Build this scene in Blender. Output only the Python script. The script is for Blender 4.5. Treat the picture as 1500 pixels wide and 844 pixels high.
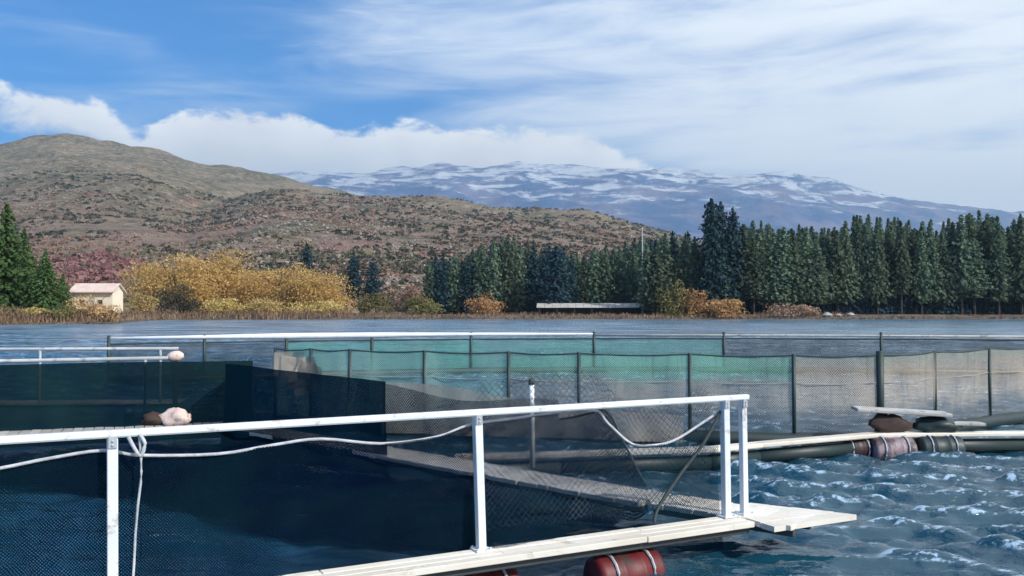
import bpy, math, random
import numpy as np
from mathutils import Vector, Matrix, Euler
PI = math.pi
R = math.radians
scene = bpy.context.scene
for o in list(bpy.data.objects): bpy.data.objects.remove(o)
COL = scene.collection
random.seed(7)
NPR = np.random.RandomState(11)

# ------------------------------------------------------------ camera
F = 1300.0                       # focal length in photograph pixels (1500 wide)
HOR = 455.0                      # row of the horizon
CAMZ = 2.07                      # eye above the water
cam = bpy.data.cameras.new('camera')
camo = bpy.data.objects.new('camera', cam)
COL.objects.link(camo)
cam.sensor_width = 36.0
cam.lens = 36.0 * F / 1500.0
cam.clip_start = 0.05
cam.clip_end = 40000
PITCH = math.atan((HOR - 422.0) / F)
camo.location = (0, 0, CAMZ)
camo.rotation_euler = (PI / 2 + PITCH, 0, 0)
scene.camera = camo

# ------------------------------------------------------------ render, exposure
scene.render.engine = 'CYCLES'
scene.view_settings.view_transform = 'Standard'
scene.view_settings.look = 'None'
scene.view_settings.exposure = 0.0
scene.view_settings.gamma = 1.0
scene.cycles.transparent_max_bounces = 24
scene.cycles.max_bounces = 6
scene.cycles.volume_bounces = 0

# ------------------------------------------------------------ sun and sky
SUN_EL, SUN_AZ = 37.0, 128.0     # azimuth clockwise from the view direction (+Y)
se, sa = R(SUN_EL), R(SUN_AZ)
sdir = Vector((math.sin(sa) * math.cos(se), math.cos(sa) * math.cos(se), math.sin(se)))
sl = bpy.data.lights.new('sun', 'SUN')
sl.energy = 4.6
sl.angle = R(0.5)
sl.color = (1.0, 0.95, 0.87)
so = bpy.data.objects.new('sun', sl)
COL.objects.link(so)
so.rotation_euler = (-sdir).to_track_quat('-Z', 'Y').to_euler()
so.location = sdir * 50

class NT:
    """small helper for node trees"""
    def __init__(s, tree): s.t = tree; s.n = tree.nodes; s.l = tree.links
    def new(s, typ, **kw):
        n = s.n.new(typ)
        for k, v in kw.items(): setattr(n, k, v)
        return n
    def put(s, sock, v):
        if hasattr(v, 'is_output') or hasattr(v, 'links'): s.l.new(v, sock)
        else: sock.default_value = v
    def m(s, op, a, b=0.0, c=0.0, clamp=False):
        n = s.new('ShaderNodeMath', operation=op, use_clamp=clamp)
        s.put(n.inputs[0], a); s.put(n.inputs[1], b); s.put(n.inputs[2], c)
        return n.outputs[0]
    def step(s, v, a, b):        # smoothstep
        n = s.new('ShaderNodeMapRange', interpolation_type='SMOOTHSTEP')
        s.put(n.inputs[0], v); s.put(n.inputs[1], a); s.put(n.inputs[2], b)
        n.inputs[3].default_value = 0; n.inputs[4].default_value = 1
        return n.outputs[0]
    def mix(s, f, a, b):
        n = s.new('ShaderNodeMix', data_type='RGBA')
        s.put(n.inputs[0], f)
        for i, v in ((6, a), (7, b)):
            s.put(n.inputs[i], (*v, 1) if isinstance(v, tuple) and len(v) == 3 else v)
        return n.outputs[2]
    def noise(s, vec, scale, detail=4, rough=0.55, dist=0.0):
        n = s.new('ShaderNodeTexNoise')
        if vec is not None: s.l.new(vec, n.inputs['Vector'])
        n.inputs['Scale'].default_value = scale
        n.inputs['Detail'].default_value = detail
        n.inputs['Roughness'].default_value = rough
        n.inputs['Distortion'].default_value = dist
        return n.outputs['Fac']
    def xyz(s, x, y, z=0.0):
        n = s.new('ShaderNodeCombineXYZ')
        s.put(n.inputs[0], x); s.put(n.inputs[1], y); s.put(n.inputs[2], z)
        return n.outputs[0]

world = bpy.data.worlds.new('World')
scene.world = world
world.use_nodes = True
def build_world():
    w = NT(world.node_tree)
    bg = w.n['Background']
    bg.inputs['Strength'].default_value = 0.13
    sky = w.new('ShaderNodeTexSky', sky_type='NISHITA')
    sky.sun_disc = False
    sky.sun_elevation = se
    sky.sun_rotation = sa
    sky.air_density = 1.0; sky.dust_density = 0.3; sky.ozone_density = 2.0
    tc = w.new('ShaderNodeTexCoord')
    sep = w.new('ShaderNodeSeparateXYZ'); w.l.new(tc.outputs['Generated'], sep.inputs[0])
    x, y, z = sep.outputs
    az = w.m('ARCTAN2', x, y)                                  # 0 = ahead, + to the right
    rad = w.m('SQRT', w.m('ADD', w.m('MULTIPLY', x, x), w.m('MULTIPLY', y, y)))
    te = w.m('DIVIDE', z, w.m('MAXIMUM', rad, 0.02))           # tangent of the elevation
    # the clear air: deeper blue than the model's, as in the photograph
    base = w.new('ShaderNodeMix', data_type='RGBA', blend_type='MULTIPLY')
    base.inputs[0].default_value = 1.0
    w.l.new(sky.outputs[0], base.inputs[6]); base.inputs[7].default_value = (0.02, 0.66, 1.24, 1)
    blue = base.outputs[2]
    # thin streaks of high cloud
    tilt = w.m('SUBTRACT', te, w.m('MULTIPLY', az, 0.03))
    v1 = w.xyz(w.m('MULTIPLY', az, 2.2), w.m('MULTIPLY', tilt, 13.0), 3.1)
    v2 = w.xyz(w.m('MULTIPLY', az, 1.2), w.m('MULTIPLY', tilt, 5.0), 8.7)
    n1 = w.noise(v1, 1.6, 6, 0.6, 0.6)
    n2 = w.noise(v2, 1.7, 3, 0.5, 0.3)
    a = w.m('MULTIPLY_ADD', az, 0.62, w.m('MULTIPLY_ADD', w.m('MINIMUM', te, 0.36), -0.95, 0.31))
    st = w.m('ADD', w.m('MULTIPLY_ADD', n1, 1.1, -0.55), w.m('MULTIPLY_ADD', n2, 1.9, -0.90))
    cov = w.step(w.m('ADD', a, st), -0.28, 0.52)
    cov = w.m('MULTIPLY', cov, 0.90)
    veil = w.mix(w.step(w.m('ADD', az, w.m('MULTIPLY', n1, 0.5)), -0.1, 0.85), (4.8, 6.3, 8.6), (10.0, 10.2, 10.2))
    veil = w.mix(w.m('MULTIPLY', w.step(n1, 0.35, 0.75), 0.5), veil, (9.6, 10.0, 10.2))
    c1 = w.mix(cov, blue, veil)
    # the bank of cumulus behind the mountains
    def curve(px):
        fc = w.new('ShaderNodeFloatCurve')
        cv = fc.mapping.curves[0]
        pts = []
        for (qx, qy) in px:
            A = math.atan((qx - 750) / F)
            T = (HOR - qy) / F * math.cos(A)
            pts.append(((A + 1.3) / 2.6, min(1, max(0, T * 2.5))))
        while len(cv.points) < len(pts): cv.points.new(0.5, 0.5)
        for p, (a_, b_) in zip(cv.points, pts): p.location = (a_, b_); p.handle_type = 'VECTOR'
        fc.mapping.update()
        t = w.m('DIVIDE', w.m('ADD', az, 1.3), 2.6, clamp=True)
        w.l.new(t, fc.inputs['Value'])
        return w.m('DIVIDE', fc.outputs[0], 2.5)
    top = curve([(-3500, 210), (-1500, 190), (-700, 160), (-200, 128), (0, 124), (70, 130), (140, 152), (185, 188), (205, 196),
                 (226, 178), (262, 164), (330, 160), (420, 166), (500, 176), (545, 186), (600, 178), (650, 190), (700, 186),
                 (770, 186), (860, 186), (884, 205), (930, 225), (1010, 262), (1200, 300), (1900, 300), (2600, 190), (4300, 170)])
    bot = curve([(-3500, 455), (-1500, 330), (-700, 215), (-100, 176), (0, 176), (60, 188), (100, 205), (150, 235), (240, 455), (4300, 455)])
    pv = w.xyz(w.m('MULTIPLY', az, 9.0), w.m('MULTIPLY', te, 15.0), 1.7)
    p1 = w.noise(pv, 1.9, 8, 0.62, 0.3)
    p2 = w.noise(pv, 0.75, 3, 0.5)
    lump = w.m('MULTIPLY_ADD', p1, 0.075, -0.0375)
    dt = w.m('ADD', w.m('SUBTRACT', top, te), lump)
    db = w.m('ADD', w.m('SUBTRACT', te, bot), lump)
    mk = w.m('MULTIPLY', w.step(dt, -0.003, 0.011), w.step(db, -0.012, 0.022))
    shade = w.m('ADD', w.m('MULTIPLY_ADD', dt, -9.0, 0.62), w.m('MULTIPLY_ADD', p1, 1.3, -0.35))
    cc = w.mix(w.m('ADD', shade, 0.0, clamp=True), (5.6, 6.4, 7.3), (11.0, 11.0, 10.8))
    cc = w.mix(w.m('MULTIPLY', w.step(p2, 0.45, 0.7), 0.5), cc, (7.9, 7.4, 7.2))
    out = w.mix(w.m('MULTIPLY', mk, 0.96), c1, cc)
    w.l.new(out, bg.inputs['Color'])
build_world()

# ------------------------------------------------------------ helpers
def ray(px, py):
    d = Vector(((px - 750) / F, 1.0, (422 - py) / F))
    c, s = math.cos(PITCH), math.sin(PITCH)
    return Vector((d.x, d.y * c - d.z * s, d.y * s + d.z * c))
def P(px, py, z):
    """point of the horizontal plane at height z seen at that place of the photograph"""
    d = ray(px, py); t = (z - CAMZ) / d.z
    return Vector((d.x * t, d.y * t, z))
def PD(px, Y):
    """x of a column of the photograph at depth Y"""
    return (px - 750) / F * Y

def mesh_obj(name, verts, faces, m=None, parent=None, smooth=False, uv=None):
    me = bpy.data.meshes.new(name)
    verts = np.asarray(verts, dtype=np.float32).reshape(-1, 3)
    if isinstance(faces, np.ndarray):
        k = faces.shape[1]; nf = faces.shape[0]
        me.vertices.add(len(verts)); me.vertices.foreach_set('co', verts.ravel())
        me.loops.add(nf * k); me.loops.foreach_set('vertex_index', faces.astype(np.int32).ravel())
        me.polygons.add(nf)
        me.polygons.foreach_set('loop_start', np.arange(0, nf * k, k, dtype=np.int32))
        me.polygons.foreach_set('loop_total', np.full(nf, k, dtype=np.int32))
        me.update(calc_edges=True)
    else:
        me.from_pydata([tuple(map(float, v)) for v in verts], [], faces)
        me.update()
    if uv is not None:
        ul = me.uv_layers.new(name='uv')
        li = np.zeros(len(me.loops), dtype=np.int32); me.loops.foreach_get('vertex_index', li)
        ul.data.foreach_set('uv', np.asarray(uv, dtype=np.float32)[li].ravel())
    if smooth: me.polygons.foreach_set('use_smooth', np.ones(len(me.polygons), dtype=bool))
    if m is not None: me.materials.append(m)
    o = bpy.data.objects.new(name, me); COL.objects.link(o)
    if parent is not None: o.parent = parent
    return o

class MB:
    def __init__(s): s.v = []; s.f = []
    def add(s, vs, fs):
        b = len(s.v); s.v += [tuple(v) for v in vs]; s.f += [tuple(b + i for i in f) for f in fs]
    def box(s, c, size, rz=0.0, rot=None, bev=0.0):
        hx, hy, hz = size[0] / 2, size[1] / 2, size[2] / 2
        M = (rot or Matrix.Rotation(rz, 3, 'Z'))
        b = min(bev, hx * .45, hy * .45, hz * .45)
        c = Vector(c)
        if b <= 0:
            vs = [c + M @ Vector((x * hx, y * hy, z * hz)) for z in (-1, 1) for (x, y) in ((-1, -1), (1, -1), (1, 1), (-1, 1))]
            s.add(vs, [(3, 2, 1, 0), (4, 5, 6, 7), (0, 1, 5, 4), (1, 2, 6, 5), (2, 3, 7, 6), (3, 0, 4, 7)]); return
        def ring(zz, i):
            x, y = hx - i, hy - i
            return [c + M @ Vector(p) for p in ((-x, -y + b, zz), (-x + b, -y, zz), (x - b, -y, zz), (x, -y + b, zz), (x, y - b, zz), (x - b, y, zz), (-x + b, y, zz), (-x, y - b, zz))]
        rs = [ring(-hz, b * .7), ring(-hz + b, 0), ring(hz - b, 0), ring(hz, b * .7)]
        vs = [p for r_ in rs for p in r_]
        fs = [tuple(range(7, -1, -1)), tuple(range(24, 32))]
        for k in range(3):
            for i in range(8):
                j = (i + 1) % 8
                fs.append((k * 8 + i, k * 8 + j, k * 8 + 8 + j, k * 8 + 8 + i))
        s.add(vs, fs)
    def tube(s, pts, r, n=8, caps=True):
        pts = [Vector(p) for p in pts]
        rr = r if isinstance(r, (list, tuple)) else [r] * len(pts)
        vs = []; fs = []
        up = Vector((0, 0, 1))
        for i, p in enumerate(pts):
            t = (pts[min(i + 1, len(pts) - 1)] - pts[max(i - 1, 0)]).normalized()
            a = t.cross(up)
            if a.length < 0.05: a = t.cross(Vector((0, 1, 0)))
            a.normalize(); b = t.cross(a)
            for k in range(n):
                an = 2 * PI * k / n
                vs.append(p + (a * math.cos(an) + b * math.sin(an)) * rr[i])
        for i in range(len(pts) - 1):
            for k in range(n):
                j = (k + 1) % n
                fs.append((i * n + k, i * n + j, (i + 1) * n + j, (i + 1) * n + k))
        if caps:
            fs.append(tuple(range(n - 1, -1, -1))); q = (len(pts) - 1) * n
            fs.append(tuple(range(q, q + n)))
        s.add(vs, fs)
    def lathe(s, c, prof, n=16, axis=None):
        q = (Vector((0, 0, 1)).rotation_difference(Vector(axis)).to_matrix() if axis is not None else Matrix.Identity(3))
        vs = []; fs = []
        for (r_, z_) in prof:
            for k in range(n):
                an = 2 * PI * k / n
                vs.append(Vector(c) + q @ Vector((r_ * math.cos(an), r_ * math.sin(an), z_)))
        for i in range(len(prof) - 1):
            for k in range(n):
                j = (k + 1) % n
                fs.append((i * n + k, i * n + j, (i + 1) * n + j, (i + 1) * n + k))
        fs.append(tuple(range(n - 1, -1, -1))); q0 = (len(prof) - 1) * n
        fs.append(tuple(range(q0, q0 + n)))
        s.add(vs, fs)
    def build(s, name, m, parent=None, smooth=False):
        return mesh_obj(name, s.v, s.f, m, parent, smooth)

def tag(o, label=None, cat=None, group=None, kind=None):
    if label: o['label'] = label
    if cat: o['category'] = cat
    if group: o['group'] = group
    if kind: o['kind'] = kind
    return o
def empty(name, loc=(0, 0, 0), rz=0.0):
    o = bpy.data.objects.new(name, None); COL.objects.link(o)
    o.location = loc; o.rotation_euler = (0, 0, rz); o.empty_display_size = 0.3
    return o
def thing(name, label, cat, loc=(0, 0, 0), rz=0.0, group=None):
    return tag(empty(name, loc, rz), label, cat, group)
def vnoise(x, y, seed=0):
    xi = np.floor(x).astype(np.int64); yi = np.floor(y).astype(np.int64)
    xf = x - xi; yf = y - yi
    u = xf * xf * (3 - 2 * xf); v = yf * yf * (3 - 2 * yf)
    def h(a, b):
        n = (a * 374761393 + b * 668265263 + seed * 974634777) & 0xffffffff
        n = ((n ^ (n >> 13)) * 1274126177) & 0xffffffff
        n = n ^ (n >> 16)
        return (n & 0xffff) / 65535.0
    return (h(xi, yi) * (1 - u) + h(xi + 1, yi) * u) * (1 - v) + (h(xi, yi + 1) * (1 - u) + h(xi + 1, yi + 1) * u) * v
def fbm(x, y, oct=5, seed=0, ridged=False):
    s = 0; a = 0.5; t = 0
    for i in range(oct):
        n = vnoise(x * 2 ** i + i * 17.3, y * 2 ** i - i * 9.1, seed + i)
        if ridged: n = 1 - np.abs(2 * n - 1)
        s = s + a * n; t += a; a *= 0.5
    return s / t

# ------------------------------------------------------------ materials
def mat(name, build):
    m = bpy.data.materials.new(name); m.use_nodes = True
    t = NT(m.node_tree); b = t.n['Principled BSDF']
    build(t, b, m)
    return m
def simple(name, c1, c2, scale=3.0, rough=0.6, bump=0.1, metal=0.0, spots=None, bscale=None, detail=5, rnd=0.0):
    def f(t, b, m):
        tc = t.new('ShaderNodeTexCoord'); v = tc.outputs['Object']
        n = t.noise(v, scale, detail, 0.6)
        c = t.mix(t.step(n, 0.3, 0.7), c1, c2)
        if spots:
            n2 = t.noise(v, spots[1], 4, 0.65)
            c = t.mix(t.m('MULTIPLY', t.step(n2, spots[2], spots[2] + 0.12), spots[3]), c, spots[0])
        if rnd:
            oi = t.new('ShaderNodeObjectInfo')
            hs = t.new('ShaderNodeHueSaturation')
            t.l.new(t.m('MULTIPLY_ADD', oi.outputs['Random'], 2 * rnd, 1 - rnd), hs.inputs['Value'])
            t.l.new(c, hs.inputs['Color']); c = hs.outputs[0]
        t.l.new(c, b.inputs['Base Color'])
        b.inputs['Roughness'].default_value = rough
        b.inputs['Metallic'].default_value = metal
        if bump:
            bn = t.new('ShaderNodeBump'); bn.inputs['Strength'].default_value = bump; bn.inputs['Distance'].default_value = 0.02
            t.l.new(t.noise(v, bscale or scale * 6, 4), bn.inputs['Height']); t.l.new(bn.outputs[0], b.inputs['Normal'])
    return mat(name, f)
def foliage(name, c1, c2, c3, scale=0.5, transl=0.25, rnd=0.45):
    def f(t, b, m):
        oi = t.new('ShaderNodeObjectInfo'); geo = t.new('ShaderNodeNewGeometry')
        n = t.noise(geo.outputs['Position'], scale, 3, 0.6)
        c = t.mix(t.step(n, 0.32, 0.68), c1, c2)
        n2 = t.noise(geo.outputs['Position'], scale * 4.3, 2, 0.6)
        c = t.mix(t.step(n2, 0.52, 0.75), c, c3)
        hs = t.new('ShaderNodeHueSaturation')
        t.l.new(t.m('MULTIPLY_ADD', oi.outputs['Random'], rnd, 1 - rnd / 2), hs.inputs['Value'])
        t.l.new(t.m('MULTIPLY_ADD', oi.outputs['Random'], rnd * .05, .5 - rnd * .025), hs.inputs['Hue'])
        t.l.new(c, hs.inputs['Color'])
        t.l.new(hs.outputs[0], b.inputs['Base Color'])
        b.inputs['Roughness'].default_value = 0.75
        b.inputs['Specular IOR Level'].default_value = 0.2
        tr = t.new('ShaderNodeBsdfTranslucent'); t.l.new(hs.outputs[0], tr.inputs[0])
        mx = t.new('ShaderNodeMixShader'); mx.inputs[0].default_value = transl
        t.l.new(b.outputs[0], mx.inputs[1]); t.l.new(tr.outputs[0], mx.inputs[2])
        t.l.new(mx.outputs[0], t.n['Material Output'].inputs['Surface'])
    return mat(name, f)
def netting(name, c1, c2, cell=0.04, cover=0.5, vary=0.25, cscale=0.8):
    """woven net: threads too fine to build, measured in metres by the sheet's own coordinates"""
    def f(t, b, m):
        tc = t.new('ShaderNodeTexCoord'); uv = t.new('ShaderNodeSeparateXYZ'); t.l.new(tc.outputs['UV'], uv.inputs[0])
        u, v = uv.outputs[0], uv.outputs[1]
        nz = t.noise(tc.outputs['Object'], 1.6, 5, 0.65)
        big = t.noise(tc.outputs['Object'], cscale, 3, 0.6)
        w_ = t.m('MULTIPLY_ADD', t.m('ADD', t.m('SUBTRACT', nz, 0.5), t.m('SUBTRACT', big, 0.5)), vary, 1 - math.sqrt(max(0.0, 1 - cover)))
        def th(a):
            fr = t.m('FRACT', t.m('DIVIDE', a, cell))
            return t.m('LESS_THAN', fr, w_)
        wob = t.m('MULTIPLY', t.m('SUBTRACT', nz, 0.5), 0.15)
        p = t.m('MAXIMUM', th(t.m('ADD', t.m('ADD', u, v), wob)), th(t.m('ADD', t.m('SUBTRACT', u, v), wob)))
        c = t.mix(t.step(big, 0.35, 0.65), c1, c2)
        t.l.new(c, b.inputs['Base Color'])
        b.inputs['Roughness'].default_value = 0.8
        b.inputs['Specular IOR Level'].default_value = 0.0
        tr = t.new('ShaderNodeBsdfTransparent')
        mx = t.new('ShaderNodeMixShader')
        t.l.new(p, mx.inputs[0]); t.l.new(tr.outputs[0], mx.inputs[1]); t.l.new(b.outputs[0], mx.inputs[2])
        t.l.new(mx.outputs[0], t.n['Material Output'].inputs['Surface'])
    return mat(name, f)

M = {}
M['paint'] = simple('white_paint', (0.72, 0.76, 0.80), (0.60, 0.65, 0.70), 1.5, 0.45, 0.12, spots=((0.30, 0.22, 0.16), 7.0, 0.57, 0.6))
M['rail_grey'] = simple('grey_white_rail', (0.42, 0.46, 0.50), (0.28, 0.31, 0.35), 1.2, 0.5, 0.1, spots=((0.12, 0.12, 0.12), 3.0, 0.52, 0.7))
M['deck'] = simple('deck_boards', (0.76, 0.73, 0.66), (0.64, 0.59, 0.51), 1.1, 0.7, 0.3, spots=((0.38, 0.33, 0.28), 6.0, 0.58, 0.55), rnd=0.10)
M['deck_grey'] = simple('grey_boards', (0.46, 0.45, 0.42), (0.32, 0.32, 0.32), 1.4, 0.8, 0.3, spots=((0.10, 0.10, 0.09), 5.0, 0.55, 0.6), rnd=0.16)
M['dark_steel'] = simple('dark_steel', (0.030, 0.040, 0.045), (0.055, 0.06, 0.06), 3.0, 0.6, 0.2)
M['green_steel'] = simple('dark_green_post', (0.012, 0.035, 0.035), (0.025, 0.045, 0.045), 3.0, 0.55, 0.2)
M['red'] = simple('red_plastic', (0.14, 0.010, 0.014), (0.08, 0.010, 0.014), 2.0, 0.55, 0.2, spots=((0.03, 0.035, 0.03), 4.0, 0.50, 0.85))
M['maroon'] = simple('dark_red_plastic', (0.055, 0.016, 0.022), (0.03, 0.014, 0.02), 3.0, 0.5, 0.1)
M['palepink'] = simple('faded_plastic', (0.36, 0.28, 0.30), (0.14, 0.10, 0.12), 5.0, 0.6, 0.1, spots=((0.04, 0.025, 0.03), 5.0, 0.48, 0.85))
M['blackgreen'] = simple('black_green_plastic', (0.012, 0.03, 0.03), (0.02, 0.035, 0.04), 3.0, 0.5, 0.1)
M['rope'] = simple('pale_rope', (0.55, 0.58, 0.62), (0.38, 0.40, 0.44), 14.0, 0.85, 0.4)
M['darkrope'] = simple('dark_rope', (0.03, 0.05, 0.055), (0.05, 0.07, 0.07), 14.0, 0.85, 0.4)
M['sack'] = simple('pale_sack', (0.62, 0.47, 0.42), (0.70, 0.60, 0.55), 6.0, 0.8, 0.4, spots=((0.45, 0.22, 0.14), 4.0, 0.58, 0.8))
M['pile'] = simple('heaped_net', (0.055, 0.024, 0.022), (0.06, 0.045, 0.04), 10.0, 0.9, 0.8)
M['net_dark'] = netting('dark_net', (0.003, 0.010, 0.024), (0.005, 0.020, 0.028), 0.020, 0.48, 0.5, 0.55)
M['net_darkening'] = netting('darkening_net', (0.0015, 0.006, 0.022), (0.005, 0.020, 0.024), 0.02, 0.80, 0.7, 0.45)  # for the sheet added to darken the cage water
M['net_dense'] = netting('dense_navy_net', (0.0015, 0.0045, 0.016), (0.003, 0.012, 0.020), 0.020, 0.66, 0.8, 0.9)
M['net_wall'] = netting('thick_dark_net', (0.002, 0.010, 0.020), (0.008, 0.026, 0.029), 0.02, 0.95, 0.2, 0.4)
M['net_teal'] = netting('pale_teal_net', (0.23, 0.43, 0.37), (0.32, 0.46, 0.42), 0.036, 0.54, 0.6, 0.5)
def banded(name, tops, lows, foot, split, cover=.52):
    m = netting(name, tops, lows, 0.036, cover, 0.5, 0.5)
    t = NT(m.node_tree); b = t.n['Principled BSDF']
    uvn = [n for n in t.n if n.type == 'SEPXYZ'][0]
    nz = [n for n in t.n if n.type == 'TEX_NOISE'][0]
    h = t.m('ADD', uvn.outputs[1], t.m('MULTIPLY_ADD', nz.outputs['Fac'], .5, -.25))
    c = t.mix(t.step(h, split - .14, split + .14), lows, tops)
    c = t.mix(t.step(h, .72, .36), c, foot)
    st = t.noise(t.xyz(t.m('MULTIPLY', uvn.outputs[0], 6.0), t.m('MULTIPLY', uvn.outputs[1], .6)), 1.5, 3, .6)
    c = t.mix(t.m('MULTIPLY', t.step(st, .52, .70), .45), c, foot)
    t.l.new(c, b.inputs['Base Color'])
    return m
M['net_mix'] = banded('teal_and_tan_net', (0.22, 0.46, 0.36), (0.34, 0.31, 0.26), (0.10, 0.13, 0.15), 1.0)
M['net_sand'] = banded('sandy_net', (0.28, 0.31, 0.27), (0.38, 0.34, 0.29), (0.12, 0.14, 0.16), 1.25)
M['net_green'] = netting('green_net', (0.04, 0.22, 0.17), (0.10, 0.24, 0.24), 0.06, 0.62, 0.5, 0.4)
M['net_tan'] = netting('tan_net', (0.36, 0.33, 0.29), (0.26, 0.26, 0.25), 0.036, 0.66, 0.5, 0.5)
M['net_grey'] = netting('grey_net', (0.05, 0.065, 0.085), (0.035, 0.055, 0.07), 0.04, 0.55, 0.4, 0.6)
M['thread'] = simple('net_thread', (0.03, 0.05, 0.075), (0.05, 0.07, 0.085), 8.0, 0.8, 0.0)
M['bark'] = simple('bark', (0.035, 0.028, 0.024), (0.06, 0.048, 0.04), 4.0, 0.9, 0.5)
M['palewood'] = simple('pale_pole', (0.50, 0.50, 0.48), (0.36, 0.36, 0.36), 2.0, 0.8, 0.2)
M['pine'] = foliage('pine_needles', (0.090, 0.140, 0.095), (0.135, 0.185, 0.120), (0.19, 0.24, 0.155), 0.12, 0.4, 0.7)
M['pine_dark'] = foliage('dark_needles', (0.016, 0.046, 0.060), (0.024, 0.060, 0.074), (0.045, 0.085, 0.09), transl=0.15)
M['pine_green'] = foliage('green_needles', (0.045, 0.095, 0.026), (0.080, 0.135, 0.040), (0.14, 0.20, 0.08))
M['reed'] = foliage('reeds', (0.30, 0.20, 0.13), (0.44, 0.32, 0.20), (0.52, 0.42, 0.27), 0.25, 0.3)
M['under'] = foliage('forest_shade_leaves', (0.010, 0.032, 0.050), (0.015, 0.044, 0.058), (0.030, 0.062, 0.062), 0.3, 0.1)  # forest shade put into the leaf colour
M['gold'] = foliage('golden_leaves', (0.50, 0.34, 0.12), (0.62, 0.42, 0.17), (0.72, 0.52, 0.27), 0.16, 0.4, 0.12)
M['straw'] = foliage('straw_leaves', (0.50, 0.36, 0.15), (0.46, 0.36, 0.13), (0.62, 0.46, 0.24), 0.35, 0.35)
M['olive'] = foliage('olive_leaves', (0.13, 0.13, 0.05), (0.20, 0.17, 0.07), (0.30, 0.26, 0.12), 0.4, 0.25)
M['pinkish'] = foliage('russet_twigs', (0.26, 0.17, 0.13), (0.36, 0.23, 0.16), (0.42, 0.32, 0.24), 0.5, 0.2)
M['orange'] = foliage('rust_leaves', (0.40, 0.22, 0.10), (0.50, 0.30, 0.14), (0.45, 0.33, 0.18), 0.5, 0.25)
M['redleaf'] = foliage('crimson_leaves', (0.20, 0.085, 0.080), (0.29, 0.15, 0.14), (0.36, 0.24, 0.21), 0.3, 0.2)
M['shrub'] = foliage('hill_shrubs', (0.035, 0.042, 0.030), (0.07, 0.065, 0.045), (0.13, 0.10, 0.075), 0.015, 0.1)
M['palescrub'] = foliage('dry_tussocks', (0.34, 0.29, 0.24), (0.46, 0.40, 0.33), (0.40, 0.32, 0.28), 0.02, 0.1)
M['scrubolive'] = foliage('olive_scrub', (0.10, 0.10, 0.06), (0.15, 0.13, 0.08), (0.20, 0.17, 0.11), 0.1, 0.1)
M['cream'] = simple('cream_wall', (0.80, 0.70, 0.54), (0.72, 0.62, 0.48), 0.6, 0.8, 0.1)
M['roofpink'] = simple('faded_roof', (0.62, 0.46, 0.40), (0.70, 0.58, 0.52), 0.8, 0.7, 0.1)
M['roofpale'] = simple('pale_sheet_roof', (0.52, 0.50, 0.45), (0.38, 0.36, 0.33), 0.4, 0.6, 0.1)
M['darkwall'] = simple('dark_shed_wall', (0.03, 0.035, 0.045), (0.05, 0.05, 0.055), 0.8, 0.8, 0.1)
M['glass'] = simple('dark_pane', (0.03, 0.04, 0.05), (0.05, 0.06, 0.07), 1.0, 0.15, 0.0)
M['stone'] = simple('shore_stone', (0.30, 0.28, 0.27), (0.42, 0.40, 0.38), 2.0, 0.85, 0.5)

# ------------------------------------------------------------ terrain
def shore_y(u):
    """depth of the far water's edge as a function of x/y"""
    px = 750 + F * u
    return np.interp(px, [-900, 0, 170, 230, 500, 1000, 1500, 2600], [110, 128, 138, 190, 205, 210, 212, 190])
RA = ([-1500, -600, 0, 80, 200, 300, 400, 480, 600, 800, 1000, 3000], [250, 240, 208, 197, 205, 236, 256, 275, 300, 380, 452, 455], 2600., 300.)
RB = ([-1500, 0, 150, 300, 400, 500, 640, 760, 860, 960, 1050, 1500, 3000], [400, 395, 360, 300, 278, 285, 292, 302, 312, 336, 362, 400, 400], 1500., 260.)
RC = ([-1500, 0, 400, 470, 520, 600, 640, 700, 760, 860, 920, 1000, 1150, 1230, 1300, 1400, 1500, 2100, 3000],
      [330, 275, 251, 248, 244, 243, 232, 240, 234, 236, 232, 245, 251, 270, 284, 299, 305, 340, 380], 9000., 2800.)
def height(u, Y):
    px = 750 + F * u
    X = u * Y
    sy = shore_y(u) + (fbm(X / 25., Y * 0 + 3.3, 3, 5) - 0.5) * 10
    d = Y - sy
    h = np.where(d < 0, np.maximum(d * 0.25, -2.0), 0.9 * (1 - np.exp(-np.maximum(d, 0) / 2.5)) + np.maximum(d, 0) * 0.012)
    h = h + np.where(d > 5, (fbm(X / 60., Y / 60., 4, 9) - 0.4) * np.clip(d / 150., 0, 1) * 10, 0)
    for k, (xs, ys, Yc, Y0) in enumerate((RA, RB, RC)):
        Hc = (HOR - np.interp(px, xs, ys)) / F * Yc
        # soften the polyline
        t = np.clip((Y - Y0) / (Yc - Y0), 0, None)
        up = np.clip(t, 0, 1) ** (1.35, 1.25, 1.8)[k]
        dn = np.clip(1 - (t - 1) * (1.2, 1.0, 1.2)[k], 0, 1)
        s = np.where(t <= 1, up, dn)
        sc = (420., 260., 1300.)[k]
        n = fbm(X / sc, Y / sc, 6, 21 + 7 * k, True)
        n2 = fbm(X / sc * 2.3 + 5, Y / sc * 2.3, 5, 55 + 7 * k)
        amp = (0.34, 0.40, 0.42)[k]
        hh = Hc * s * (1 + (n - 0.62) * amp * (1 - 0.72 * s) + (n2 - 0.5) * 0.10)
        h = np.maximum(h, hh + np.minimum(h, 6) * (1 - np.clip(t, 0, 1)))
    return h
def hgt(x, y):
    return float(height(np.array([x / y]), np.array([float(y)]))[0])
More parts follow.
